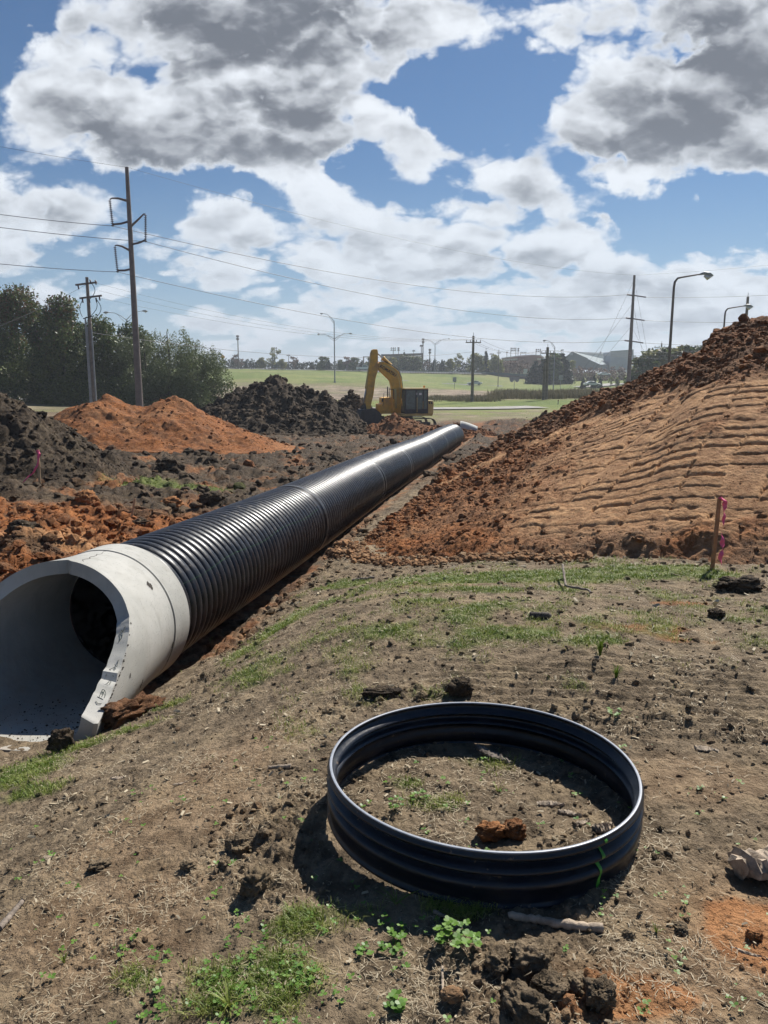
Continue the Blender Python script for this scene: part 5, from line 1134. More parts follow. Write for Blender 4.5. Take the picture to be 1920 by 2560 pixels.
# wires
def wire(p0, p1, sag, label, r=.022, group=None, r1=None):
    p0 = np.array(p0, float); p1 = np.array(p1, float); t = np.linspace(0, 1, 40); pts = p0+(p1-p0)*t[:, None]; pts[:, 2] -= 4*sag*t*(1-t); m = MB(); m.tube(pts, np.linspace(r, r1 or r, 40), 5, False)
    o = m.build('power_line', M_WIRE, smooth=True, origin=p0); return tag(o, label, 'power line', group)
off_l = [atY(-700, 411, 52), atY(-700, 452, 52), atY(-700, 560, 52)]
nm = ['top', 'middle', 'lowest']
for i in range(3):
    A = att[i]; w_ = wire(off_l[i], A, .5, f'{nm[i]} conductor left of the tallest pole, running out of the left frame edge', .024)
order = [0, 1, 2]
for i in range(3): wire(att[i], attR[i][0], 2.3, f'{nm[i]} long conductor spanning from the tallest pole to the guyed pole', .024, r1=.036)
offr = [atY(2300, 700, 150), atY(2300, 780, 150), atY(2300, 845, 150)]
for i in range(3): wire(attR[i][1], offr[i], 1.0, f'{nm[i]} conductor right of the guyed pole, leaving at the right frame edge', .034)
wire(atY(-700, 210, 52), tp, .4, 'thin shield wire left of the tallest pole top', .012); wire(tp, br+np.array([0, 0, hr]), 1.6, 'thin shield wire from the tallest pole top to the guyed pole top', .012, r1=.018); wire(br+np.array([0, 0, hr]), atY(2300, 610, 150), .8, 'thin shield wire right of the guyed pole top', .018)
# utility pole in the middle and the double pole
def small_pole(px, pyb, pyt, Y, r, label, arm=1.9, arms=1, mat=M_WOODPOLE, name='utility_pole'):
    b = bg(px, pyb, Y); h = top_h(px, pyt, Y, b); o = empty(name, tuple(b)); tag(o, label, 'power pole'); pole_line((0, 0, 0), (0, 0, h), r, r*.68, mat, 'pole', o)
    for k in range(arms):
        m = MB(); m.bar((-arm, -.12, h-.9-k*1.1), (arm, -.12, h-.9-k*1.1), .13, .14); m.build('crossarm', M_WOODPOLE, o)
        for x_ in (-arm*.9, -arm*.35, arm*.4, arm*.9): m = MB(); m.tube([(x_, -.12, h-.85-k*1.1), (x_, -.12, h-.55-k*1.1)], [.045, .06], 6); m.build('insulator', M_INS, o, smooth=True)
    m = MB(); m.tube([(0, 0, h), (0, 0, h+.5)], .03, 5); m.build('lightning_rod', M_DARK, o)
    return o, b, h
P1_, pb1, ph1 = small_pole(1180, 1016, 840, 112, .24, 'wooden utility pole with one crossarm standing right of the excavator', 1.1)
P2_, pb2_, ph2 = small_pole(1364, 1010, 868, 118, .30, 'front pole of the thick double pole with two crossarms', 1.0, 2); P3_, pb3, ph3 = small_pole(1358, 1010, 905, 117, .26, 'shorter stub pole leaning against the double pole', .05, 0)
small_pole(1648, 960, 858, 170, .22, 'small wooden pole in front of the grove behind the slope', 1.6)
small_pole(1246, 925, 875, 235, .12, 'thin distant utility pole left of the stadium', .6)
o_, _, _ = small_pole(1857, 900, 742, 95, .22, 'bare pole top beside the rear street lamp on the slope crest', .1, 0)
def tw(p): return np.array(p)
for k, (x_, g) in enumerate(((-1.0, 'left'), (-.4, 'middle'), (.95, 'right'))):
    A = tw(b2)+np.array([tx+.8+.2*k, 0, hz_-.5-.65*k]); B_ = pb1+np.array([x_, -.12, ph1-.45]); C_ = pb2_+np.array([x_, -.12, ph2-.45])
    wire(A, B_, 1.5, f'thin wire from the shorter left pole to the {g} end of the centre pole', .010, r1=.018); wire(B_, C_, 1.1, f'thin wire from the {g} side of the centre pole to the double pole', .016); wire(C_, atY(2000, 850+18*k, 150), 1.2, f'thin wire from the {g} side of the double pole toward the right', .016)
wire(tw(b2)+np.array([0, 0, hz_*.60]), pb1+np.array([0, 0, ph1-2.2]), 1.4, 'pale telephone cable from mid height of the shorter left pole', .020)
wire(tw(b2)+np.array([0, 0, hz_*.95]), atY(-40, 830, 60), .2, 'guy wire running down left from the shorter pole into the trees', .014)
def lamp_post(px, pyb, pyt, Y, arms, label, r=.11, mat=M_GALV, style='cobra', top_arm=None):
    b = bg(px, pyb, Y); h = top_h(px, pyt, Y, b); o = empty('street_lamp', tuple(b)); tag(o, label, 'street lamp'); pole_line((0, 0, 0), (0, 0, h), r, r*.6, mat, 'post', o)
    m = MB(); m.tube([(0, 0, -.2), (0, 0, .35)], [r*1.9, r*1.8], 8); m.build('base', mat, o)
    for z0, dx, dz, dy in arms:
        A = np.array([0, 0, h+z0]); B_ = A+np.array([dx, dy, dz]); m = MB()
        m.tube([A, A+np.array([dx*.3, dy*.3, dz*.55]), A+np.array([dx*.65, dy*.65, dz*.92]), B_], [r*.5, r*.42, r*.38, r*.35], 6)
        if style == 'cobra': m.tube([A-np.array([0, 0, .5]), A+np.array([dx*.3, dy*.3, dz*.3-.1]), A+np.array([dx*.5, dy*.5, dz*.8])], r*.28, 5)
        am = m.build('arm', mat, o, smooth=True); s_ = math.copysign(1, dx); m = MB()
        m.tube([B_-np.array([s_*.1, 0, 0]), B_+np.array([s_*.2, 0, .02]), B_+np.array([s_*.5, 0, .0]), B_+np.array([s_*.75, 0, -.03])], [.05, .13, .16, .06], 8); hd = m.build('lamp_head', mat, o, smooth=True)
        m = MB(); m.tube([B_+np.array([s_*.28, 0, -.08]), B_+np.array([s_*.42, 0, -.17]), B_+np.array([s_*.62, 0, -.09])], [.06, .11, .04], 8); m.build('lens', M_LAMP, hd, smooth=True)
    return o
kA = 175/F_
lamp_post(837, 953, 802, 190, [(-.2, -2.6, 1.9, 0), (-4.3, -3.4, 1.2, .5), (-4.3, 3.6, 1.3, -.5)], 'tall three-armed street lamp on the grass left of the excavator', .17)
lamp_post(1087, 925, 860, 300, [(0, -3.8, 1.6, 0), (0, 4.9, 2.0, 0)], 'distant two-armed street lamp right of the excavator', .2)
lamp_post(1383, 975, 868, 170, [(0, -1.9, 1.4, 0)], 'single-armed street lamp beside the dark cedar clump', .13)
lamp_post(327, 990, 800, 118, [(0, -2.6, 1.1, 0), (0, 2.5, 1.3, 0)], 'two-armed street lamp rising above the left grove', .11)
def bent_lamp(px, pyt, Y, reach, label, r):
    b = bg(px, 960, Y); h = top_h(px, pyt, Y, b); o = empty('street_lamp', tuple(b)); tag(o, label, 'street lamp'); m = MB(); pts = [(0, 0, 0), (0, 0, h*.5), (0, 0, h-.75), (.05, 0, h-.35), (.25, 0, h-.08), (.6, 0, h), (reach, 0, h+.22)]
    m.tube(pts, [r, r*.85, r*.7, r*.68, r*.62, r*.55, r*.42], 10); m.build('post', M_STEELPOLE, o, smooth=True, auto=60); m = MB()
    m.tube([(reach-.05, 0, h+.20), (reach+.35, 0, h+.30), (reach+.75, 0, h+.24), (reach+1.05, 0, h+.12)], [.06, .13, .14, .05], 9); hd = m.build('lamp_head', M_GALV, o, smooth=True)
    m = MB(); m.tube([(reach+.35, 0, h+.12), (reach+.62, 0, h-.04), (reach+.98, 0, h+.10)], [.09, .19, .06], 9); m.build('lens', M_LAMP, hd, smooth=True)
bent_lamp(1669, 693, 62, 1.95, 'tall brown street lamp with a horizontal arm behind the slope', .13); bent_lamp(1799, 770, 88, 2.0, 'shorter-looking brown street lamp at the slope crest near a bare pole', .13)
def flood(px, pyt, Y, wd, rows, label, r=.18, two=False):
    b = bg(px, 925, Y); h = top_h(px, pyt, Y, b); o = empty('floodlight_pole', tuple(b)); tag(o, label, 'floodlight'); 
    if two: 
        for s_ in (-1, 1): m = MB(); m.tube([(s_*wd*.42, 0, 0), (s_*wd*.42, 0, h)], r, 6); m.build('post', M_STEELPOLE, o)
    else: m = MB(); m.tube([(0, 0, 0), (0, 0, h)], [r*1.3, r], 6); m.build('post', M_STEELPOLE, o)
    m = MB()
    for k in range(rows):
        z = h-.35-k*1.0; m.bar((-wd/2, -.15, z-.35), (wd/2, -.15, z-.35), .16)
        n_ = max(2, int(wd/.75))
        for i in range(n_): m.box((-wd/2+wd*(i+.5)/n_, -.4, z), (.52, .3, .5))
    lr = m.build('lamp_rack', M_STEELPOLE, o); lr['kind'] = 'stuff'
flood(597, 838, 300, 1.1, 2, 'thin floodlight pole far left above the autumn tree'); flood(687, 868, 380, 2.9, 2, 'ball field lights above the sparse pale tree'); flood(722, 886, 400, 2.2, 1, 'small ball field lights right of the pale trees', .14)
flood(983, 868, 400, 2.9, 2, 'ball field lights left of the grandstand top'); flood(996, 868, 400, 1.1, 2, 'narrow floodlight right beside the wider rack over the grandstand', .14); flood(1034, 875, 430, 1.7, 1, 'small floodlight over the middle of the grandstand', .14)
flood(1057, 846, 300, .9, 2, 'tallest thin floodlight pole at the right end of the grandstand', .2); flood(1053, 862, 340, 1.6, 1, 'shorter floodlight just left of the tallest thin one', .16); flood(1074, 872, 300, .9, 2, 'short floodlight pole between tall pole and two-armed lamp')
flood(1266, 879, 420, 1.0, 1, 'single small floodlight left of the stadium', .14); flood(1282, 869, 420, 3.2, 2, 'twin-post light rack, the largest one above the stadium', .16, True); flood(1294, 870, 420, .9, 2, 'narrow light rack beside the largest stadium rack', .14); flood(1307, 880, 430, 3.4, 1, 'low wide light rack above the stadium middle', .14, True); flood(1344, 872, 420, 2.8, 2, 'twin-post light rack at the right end of the stadium', .16, True); flood(1228, 883, 430, 2.4, 1, 'low light rack between cedar and yellow-green tree', .14)

# ================================================================ BUILDINGS
M_ROOFG = simple('grey_metal_roof', (.22, .27, .28), .85, var=.06, scale=.3); M_WALLG = simple('dark_hall_wall', (.13, .16, .17), .8, var=.1, scale=.3); M_WALLB = simple('grey_block_wall', (.30, .34, .38), .8, var=.08, scale=.3); M_BRICK = simple('red_brown_brick', (.25, .13, .10), .85, var=.15, scale=.4); M_CREAM = simple('cream_trim', (.55, .50, .44), .8); M_BRIDGE = simple('bridge_concrete', (.20, .17, .16), .85, var=.2, scale=.5)
Yb = 380; sc_ = Yb/F_
def bpt(px, py, Y=Yb): return atY(px, py, Y)
def poly_building(px0, py, Y): b = atY(px0, py, Y); return b
# large hall with pitched roof
b = bpt(1500, 925, 420); hall = empty('sports_hall', (b[0], b[1], float(base_z(b[0], b[1])[0]))); tag(hall, 'huge grey hall with a long pitched metal roof beyond the autumn hedge', 'building'); o0 = np.array(hall.location)
q = lambda px, py, Y: atY(px, py, Y)-o0
gz0 = 0
pl, pkp, prr = q(1412, 897, 420), q(1431, 880, 420), q(1500, 911, 420)
m = MB(); m.add([q(1406, 925, 420), q(1412, 897, 420), q(1431, 880, 420), q(1500, 911, 420), q(1500, 925, 420)], [[0, 1, 2, 3, 4]]); m.add([q(1406, 925, 420), q(1412, 897, 420), q(1412, 897, 420)+np.array([0, 40, 0]), q(1406, 925, 420)+np.array([0, 40, 0])], [[0, 1, 2, 3]]); m.build('gable_wall', M_WALLG, hall)
m = MB(); m.add([pkp+np.array([-.3, -.4, .3]), prr+np.array([.5, -.4, .2]), q(1592, 917, 560), q(1590, 889, 560)], [[0, 1, 2, 3]]); m.build('roof', M_ROOFG, hall)
m = MB(); m.add([pkp+np.array([-.3, -.4, .3]), q(1590, 889, 560), q(1540, 897, 560), pl+np.array([-.6, -.4, .2])], [[0, 1, 2, 3]]); m.build('roof', M_ROOFG, hall)
m = MB(); m.add([prr, q(1592, 918, 560), q(1592, 932, 560), q(1500, 930, 420)], [[0, 1, 2, 3]]); m.build('side_wall', M_WALLG, hall)
m = MB(); m.box(q(1428, 885, 419), (1.6, .3, 1.2)); m.build('vent', M_WALLB, hall); m = MB(); m.tube([q(1502, 885, 470), q(1502, 879, 470)], .5, 8); m.build('chimney', M_WALLB, hall)
for px in (1530, 1544): m = MB(); m.box(q(px, 916, 418), (2.6, .5, 2.8)); m.build('equipment_box', M_WALLB, hall)
b = bpt(1556, 925, 440); blk = empty('office_block', (b[0], b[1], float(base_z(b[0], b[1])[0]))); tag(blk, 'plain blue-grey flat-roofed block rising behind the hall roof', 'building'); o0 = np.array(blk.location)
c0 = q(1526, 880, 440); c1 = q(1584, 876, 440); m = MB(); m.add([q(1526, 925, 440), q(1584, 925, 440), c1, c0, q(1526, 925, 440)+[0, 14, 0], q(1584, 925, 440)+[0, 14, 0], c1+[0, 14, 0], c0+[0, 14, 0]], [[0, 1, 2, 3], [5, 4, 7, 6], [1, 5, 6, 2], [4, 0, 3, 7], [3, 2, 6, 7]]); m.build('wall', M_WALLB, blk)
m = MB(); m.bar(c0+[0, -.2, .25], c1+[0, -.2, .25], .5, .5); m.build('parapet', M_ROOFG, blk); m = MB(); m.bar(q(1583, 900, 440), q(1600, 903, 440), 2.2, 1.4); m.build('side_wing', M_WALLB, blk)
# stadium
b = bpt(1300, 925, 380); stad = empty('stadium', (b[0], b[1], float(base_z(b[0], b[1])[0]))); tag(stad, 'low brick stadium building with curved pale roof left of the dark cedars', 'building'); o0 = np.array(stad.location)
m = MB(); A = []; pr_ = [(1254, 896), (1275, 893), (1300, 890), (1330, 888), (1352, 889), (1360, 895)]
n_ = len(pr_); m.add([q(px, py, 380) for px, py in pr_]+[q(px, 932, 380) for px, py in pr_]+[q(px, py, 380)+[0, 18, 0] for px, py in pr_], [[i, i+1, i+1+n_, i+n_] for i in range(n_-1)], [[i, i+1, i+1+2*n_, i+2*n_] for i in range(n_-1)]); m.build('wall', M_BRICK, stad)
m = MB()
for i in range(n_-1): m.bar(q(*pr_[i], 379), q(*pr_[i+1], 379), 1.0, .5)
m.build('roof_edge', M_CREAM, stad); m = MB(); m.bar(q(1258, 900.5, 378.6), q(1310, 897, 378.6), .5, .9); m.bar(q(1310, 897, 378.6), q(1356, 898, 378.6), .5, .9); m.build('window_band', M_CREAM, stad)
m = MB(); m.box(q(1318, 900, 377), (9, 2.4, 3.0)); m.build('entrance_block', M_BRICK, stad)
# grandstand
b = bpt(1005, 925, 360); gs = empty('grandstand', (b[0], b[1], float(base_z(b[0], b[1])[0]))); tag(gs, 'dark flat-roofed grandstand press box behind trees and excavator arm', 'building'); o0 = np.array(gs.location)
m = MB(); m.bar(q(953, 889, 360), q(1056, 885.5, 360), 5, .9); m.build('roof', M_STEELPOLE, gs)
m = MB(); m.box((q(962, 900, 361)), (3.4, 3.6, 5.2)); m.build('stair_tower', M_WALLB, gs); m = MB(); m.box(q(1010, 903, 362), (15, 3, 5.0)); m.build('seating_wall', M_WALLG, gs)
for px in (971, 1050): m = MB(); m.box(q(px, 893, 358.5), (1.5, .6, 1.2)); m.build('cream_panel', M_CREAM, gs)  # cream-coloured panels below the roof
for px in (1000, 1028, 1055): m = MB(); m.bar(q(px, 888, 360), q(px, 925, 360), .45); m.build('column', M_STEELPOLE, gs)
# goal-like frame left of the excavator arm
b = bpt(918, 925, 340); gf = empty('gantry_sign_frame', (b[0], b[1], float(base_z(b[0], b[1])[0]))); tag(gf, 'dark sign frame on one post just left of the excavator arm', 'sign'); o0 = np.array(gf.location)
m = MB(); m.bar(q(909, 930, 340), q(909, 891, 340), .5); m.build('post', M_STEELPOLE, gf); m = MB(); m.bar(q(908, 892, 340), q(940, 891.5, 340), .25); m.build('beam', M_STEELPOLE, gf)
# overpass
b = bpt(1262, 945, 284); ov = empty('overpass', (b[0], b[1], float(base_z(b[0], b[1])[0]))); tag(ov, 'dark low highway overpass behind the road signs', 'bridge'); o0 = np.array(ov.location)
m = MB(); m.bar(q(1205, 935.5, 286), q(1325, 943, 286), 5, 1.0); m.build('deck', M_BRIDGE, ov); m = MB(); m.bar(q(1205, 932, 283.4), q(1325, 938.5, 283.4), .25, .8); m.build('parapet', M_WALLG, ov)
for px, py in ((1225, 941), (1290, 945)): m = MB(); m.bar(q(px, py-3, 286), q(px, py+9, 286), 1.6); m.build('pier', M_BRIDGE, ov)
# guard rail along the embankment
gp = [atY(px, py, 279) for px, py in ((990, 929), (1050, 930.5), (1110, 931.5), (1170, 932.5), (1215, 934))]
gr = empty('guard_rail', tuple(gp[0])); tag(gr, 'long dark guard rail on top of the embankment right of the excavator', 'guard rail'); m = MB()
for i in range(4): m.bar(gp[i]-gp[0]+[0, 0, .25], gp[i+1]-gp[0]+[0, 0, .25], .12, .35)
m.build('rail', M_GALV, gr); m = MB()
for i in range(60):
    t = i/59*4; k_ = min(3, int(t)); p = gp[k_]+(gp[k_+1]-gp[k_])*(t-k_)-gp[0]; m.bar(p+[0, .15, -.7], p+[0, .15, .3], .15)
ps_ = m.build('posts', M_WOODPOLE, gr); ps_.name = 'rail_post'; ps_['kind'] = 'stuff'
# signs
def sign_post(px, pyb, pyt, Y, shape, label, mat, wd, n=1):
    b = bg(px, pyb, Y); h = top_h(px, pyt, Y, b); o = empty('road_sign', tuple(b)); tag(o, label, 'road sign'); m = MB(); m.bar((0, 0, -.2), (0, 0, h*.98), .09); m.build('post', M_GALV, o)
    for i in range(n):
        x_ = (i-(n-1)/2)*wd*1.05; m = MB()
        if shape == 'diamond': m.prism([(0, -wd/2), (wd/2, 0), (0, wd/2), (-wd/2, 0)], .04, lambda V: V+np.array([x_, -.08, h-wd/2]))
        elif shape == 'shield': m.prism([(-wd*.45, wd*.5), (wd*.45, wd*.5), (wd*.5, .1), (wd*.3, -wd*.35), (0, -wd*.5), (-wd*.3, -wd*.35), (-wd*.5, .1)], .04, lambda V: V+np.array([x_, -.08, h-wd/2]))
        else: m.box((x_, -.08, h-wd*.5), (wd*.8, .04, wd))
        m.build('sign_panel', mat, o)
    return o
sign_post(558, 925, 886, 262, 'diamond', 'yellow diamond warning sign at the left end of the highway', M_SIGNY, 1.7)
sign_post(1285, 977, 943, 150, 'shield', 'pair of route shield signs seen from behind on one post', M_SIGNB, .95, 2); sign_post(1136, 966, 943, 185, 'rect', 'small grey sign left of the white car', M_SIGNB, 1.1)
sign_post(1401, 958, 938, 200, 'rect', 'white rectangular sign below the dark cedar clump', M_GALV, 1.2); sign_post(1313, 945, 922, 275, 'rect', 'small white sign in front of the overpass end', M_WHITE, 1.7)
o_ = sign_post(1395, 1012, 1000, 105, 'rect', 'short orange marker post by the reeds', M_BRICK, .18)
# ================================================================ ROADS
def strip(name, pts, wd, mat, lift=.06):
    P_ = np.array([atY(px, 960, Y) for px, Y in pts]); m_ = 40; tt = np.linspace(0, len(P_)-1, m_); c = np.stack([np.interp(tt, range(len(P_)), P_[:, i]) for i in range(2)], -1); d = np.gradient(c, axis=0); d /= np.linalg.norm(d, axis=1)[:, None]; nrm = np.c_[-d[:, 1], d[:, 0]]
    V = []
    for k_ in (-1, -.5, 0, .5, 1): V.append(c+nrm*wd/2*k_)
    V = np.stack(V, 1).reshape(-1, 2); z = ground(V[:, 0], V[:, 1])+lift; z[:5] -= .0
    return tag(raw_mesh(name, np.c_[V, z], [grid_faces(m_, 5)], mat, smooth=True), kind='structure')
strip('gravel_road', [(-300, 92), (60, 92), (400, 92), (760, 91), (1000, 92), (1120, 93), (1240, 94.5), (1345, 98)], 4.5, M_ROADC, .12)
strip('road', [(1395, 150), (1480, 150), (1600, 150), (1900, 150)], 3.2, M_ROADC, .25); strip('road', [(1440, 172), (1500, 172), (1600, 172), (1900, 172)], 5, M_ROADC, .3)
strip('highway', [(-600, 286), (540, 286), (930, 286), (1215, 286)], 9, M_ASPH, .25); strip('road', [(1460, 232), (1530, 250), (1600, 256), (1700, 262)], 7, M_ROADC, .3)
strip('slip_road', [(1000, 232), (1150, 246), (1215, 247), (1260, 243)], 3.5, M_ASPH, .0)
# ================================================================ CARS
def car(name, px, py, Y, L_, face, body, label, pickup=False):
    b = bg(px, py, Y); b[2] = max(b[2], atY(px, py, Y)[2]-.1); o = empty(name, tuple(b+np.array([0, 0, .12]))); tag(o, label, 'pickup truck' if pickup else 'car'); k = L_/4.6*face
    M_ = lambda V: V*np.array([k, 1, abs(k)])
    if pickup: lo = [(-2.3, .45), (-2.3, 1.05), (-.5, 1.08), (-.45, 1.1), (1.3, 1.08), (2.2, .98), (2.3, .6), (2.25, .4), (-2.2, .38)]; up = [(-.5, 1.08), (-.42, 1.72), (.75, 1.75), (1.35, 1.08)]
    else: lo = [(-2.3, .42), (-2.32, .85), (-2.0, .95), (-1.2, .98), (1.1, .95), (2.0, .82), (2.3, .62), (2.3, .38), (-2.2, .35)]; up = [(-1.75, .95), (-1.0, 1.38), (-.2, 1.46), (.45, 1.38), (1.25, .93)]
    m = MB(); m.prism(lo, 1.75, M_); m.build('body', body, o, bevel=.05); m = MB(); m.prism(up, 1.5, M_); m.build('cabin', body, o, bevel=.05)
    g = [(x_*.86+(.05 if not pickup else .06), .98+(z_-.95)*.80 if not pickup else 1.12+(z_-1.08)*.82) for x_, z_ in up]
    for s_ in (-1, 1): m = MB(); m.prism(g, .02, lambda V: M_(V)+np.array([0, s_*.762, 0])); m.build('side_window', M_GLASS, o)
    for x_ in (-1.4, 1.45):
        for s_ in (-1, 1): m = MB(); m.tube([(x_*k, s_*.70, .34), (x_*k, s_*.90, .34)], .34*abs(k), 14); wl = m.build('wheel', M_TYRE, o, smooth=True, auto=40); m = MB(); m.tube([(x_*k, s_*.90, .34), (x_*k, s_*.915, .34)], .2*abs(k), 10); m.build('rim', M_SILV, wl)
    return o
car('parked_car', 1186, 967, 244, 4.6, -1, M_WHITE, 'white car driving on the slip road between two poles'); car('silver_car', 553, 920.5, 283, 4.8, 1, M_SILV, 'silver car under the yellow diamond sign'); car('pickup_truck', 910, 927, 283, 5.6, 1, M_WHITE, 'white pickup truck left of the excavator arm', True)
car('white_car', 1480, 966, 200, 4.2, 1, M_WHITE, 'small white car below the lone cedars'); car('white_car', 1510, 940, 262, 4.2, 1, M_WHITE, 'tiny pale car on the far road above the lone cedars')
car('silver_car', 1590, 952, 190, 4.4, -1, M_SILV, 'silver car half hidden behind the slope right of the guyed pole')
# ================================================================ EXCAVATOR
eb = atY(995.6, 1039, 58); eb = np.array([eb[0], 58, eb[2]]); KZ = .00455*1.02
EX = empty('excavator', (eb[0], eb[1], eb[2]-1.05)); tag(EX, 'yellow tracked excavator digging with its arm folded over an orange heap', 'excavator')
EX.rotation_euler = (0, 0, R_(14))
def xz(zx, zy): return ((zx-900)*KZ, (1190-zy)*KZ+1.05)
def pr(pts, t, y0=0.): 
    m = MB(); m.prism([xz(*p) for p in pts], t, lambda V: V+np.array([0, y0, 0])); return m
bm = pr([(815, 1120), (790, 900), (775, 720), (750, 630), (610, 500), (558, 455), (550, 370), (585, 335), (650, 342), (780, 400), (890, 480), (935, 590), (958, 760), (940, 900), (915, 1100)], .50); boom = bm.build('boom', M_YEL, EX, bevel=.05)
for s_ in (-1, 1):
    m = MB(); m.prism([xz(*p) for p in [(640, 372), (790, 438), (870, 510), (905, 600), (925, 760), (905, 900), (893, 900), (910, 760), (888, 610), (850, 525), (770, 460), (632, 398)]], .03, lambda V: V+np.array([0, s_*.265, 0])); m.build('boom_rib', M_YEL2, boom)
st = pr([(440, 200), (458, 160), (480, 143), (545, 143), (556, 170), (556, 330), (552, 480), (515, 600), (480, 860), (440, 1020), (420, 1110), (385, 1195), (325, 1195), (322, 1060), (350, 960), (380, 720), (405, 480), (428, 330)], .40); stick = st.build('stick', M_YEL, EX, bevel=.045)
m = MB(); a = xz(548, 200); b = xz(640, 275); c = xz(775, 392); m.tube([(a[0], 0, a[1]), (b[0], 0, b[1])], .055, 10); m.build('cylinder_rod', M_SILV, EX, smooth=True, auto=40); m = MB(); m.tube([(b[0], 0, b[1]), (c[0], 0, c[1])], .14, 12); m.tube([(b[0], 0, b[1]), (b[0]+.09, 0, b[1]-.06)], .165, 12); m.build('stick_cylinder', M_YEL, EX, smooth=True, auto=40)
a = xz(436, 430); b = xz(392, 760); c = xz(345, 985)
m = MB(); m.tube([(a[0]-.03, 0, a[1]), (b[0]-.1, 0, b[1])], .12, 12); m.build('bucket_cylinder', M_YEL2, EX, smooth=True, auto=40); m = MB(); m.tube([(b[0]-.1, 0, b[1]), (c[0]-.1, 0, c[1])], .055, 10); m.build('cylinder_rod', M_SILV, EX, smooth=True)
for s_ in (-1, 1):
    m = MB(); p = [xz(*q_) for q_ in ((340, 975), (285, 1060), (290, 1095), (365, 1080))]; m.prism(p, .05, lambda V: V+np.array([0, s_*.24, 0])); m.build('bucket_link', M_DARK, EX)
    a = xz(905, 1000); b = xz(830, 720); m = MB(); m.tube([(a[0]-.3, s_*.36, a[1]-.3), (a[0]-.36, s_*.36, a[1]+1.1)], .085, 10); m.build('boom_cylinder', M_YEL2, EX, smooth=True)
# bucket: curved shell, open toward the machine
out = [(330, 1075), (262, 1085), (238, 1150), (228, 1240), (245, 1330), (330, 1382), (440, 1392), (545, 1350), (600, 1290)]
inn = [(p[0]+dx, p[1]+dy) for p, (dx, dy) in zip(out, ((0, 18), (22, 22), (24, 0), (24, -4), (20, -18), (8, -22), (0, -22), (-14, -18), (-10, -6)))]
m = MB(); BW = 1.45; n_ = len(out)
O_ = [xz(*p) for p in out]; I_ = [xz(*p) for p in inn]; V = []
for y_ in (-BW/2, BW/2):
    V += [(x_, y_, z_) for x_, z_ in O_]; V += [(x_, y_, z_) for x_, z_ in I_]
F_o = [[i, i+1, i+1+2*n_, i+2*n_] for i in range(n_-1)]+[[i+n_+1, i+n_, i+3*n_, i+3*n_+1] for i in range(n_-1)]+[[n_-1, 2*n_-1, 4*n_-1, 3*n_-1], [0, n_, 3*n_, 2*n_]]+[[i, i+n_, i+1+n_, i+1] for i in range(n_-1)]+[[i+2*n_, i+1+2*n_, i+1+3*n_, i+3*n_] for i in range(n_-1)]
m.add(V, F_o); bk_ = m.build('bucket', M_DARK, EX)
for s_ in (-1, 1):
    m = MB(); m.prism([xz(*p) for p in [(330, 1075), (262, 1085), (238, 1150), (228, 1240), (245, 1330), (330, 1382), (440, 1392), (545, 1350), (600, 1290), (560, 1130), (470, 1060)]], .04, lambda V: V+np.array([0, s_*(BW/2+.02), 0])); m.build('side_plate', M_DARK, bk_)
for i in range(5):
    a = xz(600, 1290); m = MB(); y_ = -BW/2+.12+i*(BW-.24)/4; m.add([(a[0]-.06, y_-.06, a[1]-.03), (a[0]-.06, y_+.06, a[1]-.03), (a[0]-.06, y_+.06, a[1]+.05), (a[0]-.06, y_-.06, a[1]+.05), (a[0]+.20, y_-.02, a[1]+.12), (a[0]+.20, y_+.02, a[1]+.12)], [[0, 1, 2, 3], [0, 4, 5, 1], [3, 2, 5, 4]], [[0, 3, 4], [1, 5, 2]]); m.build('tooth', M_SILV, bk_)
# upper structure
m = MB(); m.prism([xz(*p) for p in [(600, 1160), (600, 1010), (660, 1000), (660, 905), (800, 895), (830, 940), (1000, 940), (1330, 940), (1410, 945), (1425, 980), (1418, 1165)]], 1.35, lambda V: V+np.array([0, .85, 0])); m.build('engine_housing', M_YEL, EX, bevel=.05)
m = MB(); m.prism([xz(*p) for p in [(1322, 1165), (1318, 950), (1335, 940), (1410, 945), (1426, 975), (1420, 1165)]], 2.6, lambda V: V+np.array([0, .2, 0])); cw = m.build('counterweight', M_YEL2, EX, bevel=.08)
for zx in (1345, 1382):
    m = MB(); m.prism([xz(*p) for p in [(zx, 1000), (zx-10, 965), (zx+14, 965), (zx+20, 1000)]], .03, lambda V: V+np.array([0, -1.115, 0])); m.build('vent_opening', M_DARK, cw)
m = MB(); m.prism([xz(*p) for p in [(905, 1190), (905, 1150), (1415, 1150), (1410, 1190)]], 2.5, lambda V: V+np.array([0, .2, 0])); m.build('deck', M_YEL2, EX, bevel=.02)
# cab
cy = -.62; cw_ = .98
x0, z1 = xz(948, 765); x1, z0 = xz(1318, 1148); m = MB()
def post(a, b, w=.07): m.bar(a, b, w, w)
for y_ in (cy-cw_/2, cy+cw_/2):
    for xq in (x0, x0+(x1-x0)*.48, x0+(x1-x0)*.82, x1): post((xq+(.05 if xq == x0 else 0), y_, z1), (xq, y_, z0), .075)
    m.box(((x0+x1)/2, y_, z0+.16), (x1-x0, .05, .32)); m.bar((x0, y_, z1-.03), (x1, y_, z1-.03), .08, .09)
m.bar((x0, cy-cw_/2, z0+.3), (x0, cy+cw_/2, z0+.3), .07); m.box((x1, cy, (z0+z1)/2-.3), (.05, cw_, (z1-z0)*.6)); cf = m.build('cab', M_DARK, EX); 
m = MB(); m.box(((x0+x1)/2, cy, z1+.035), (x1-x0+.08, cw_+.1, .09)); rf = m.build('cab_roof', M_YEL2, EX, bevel=.02)
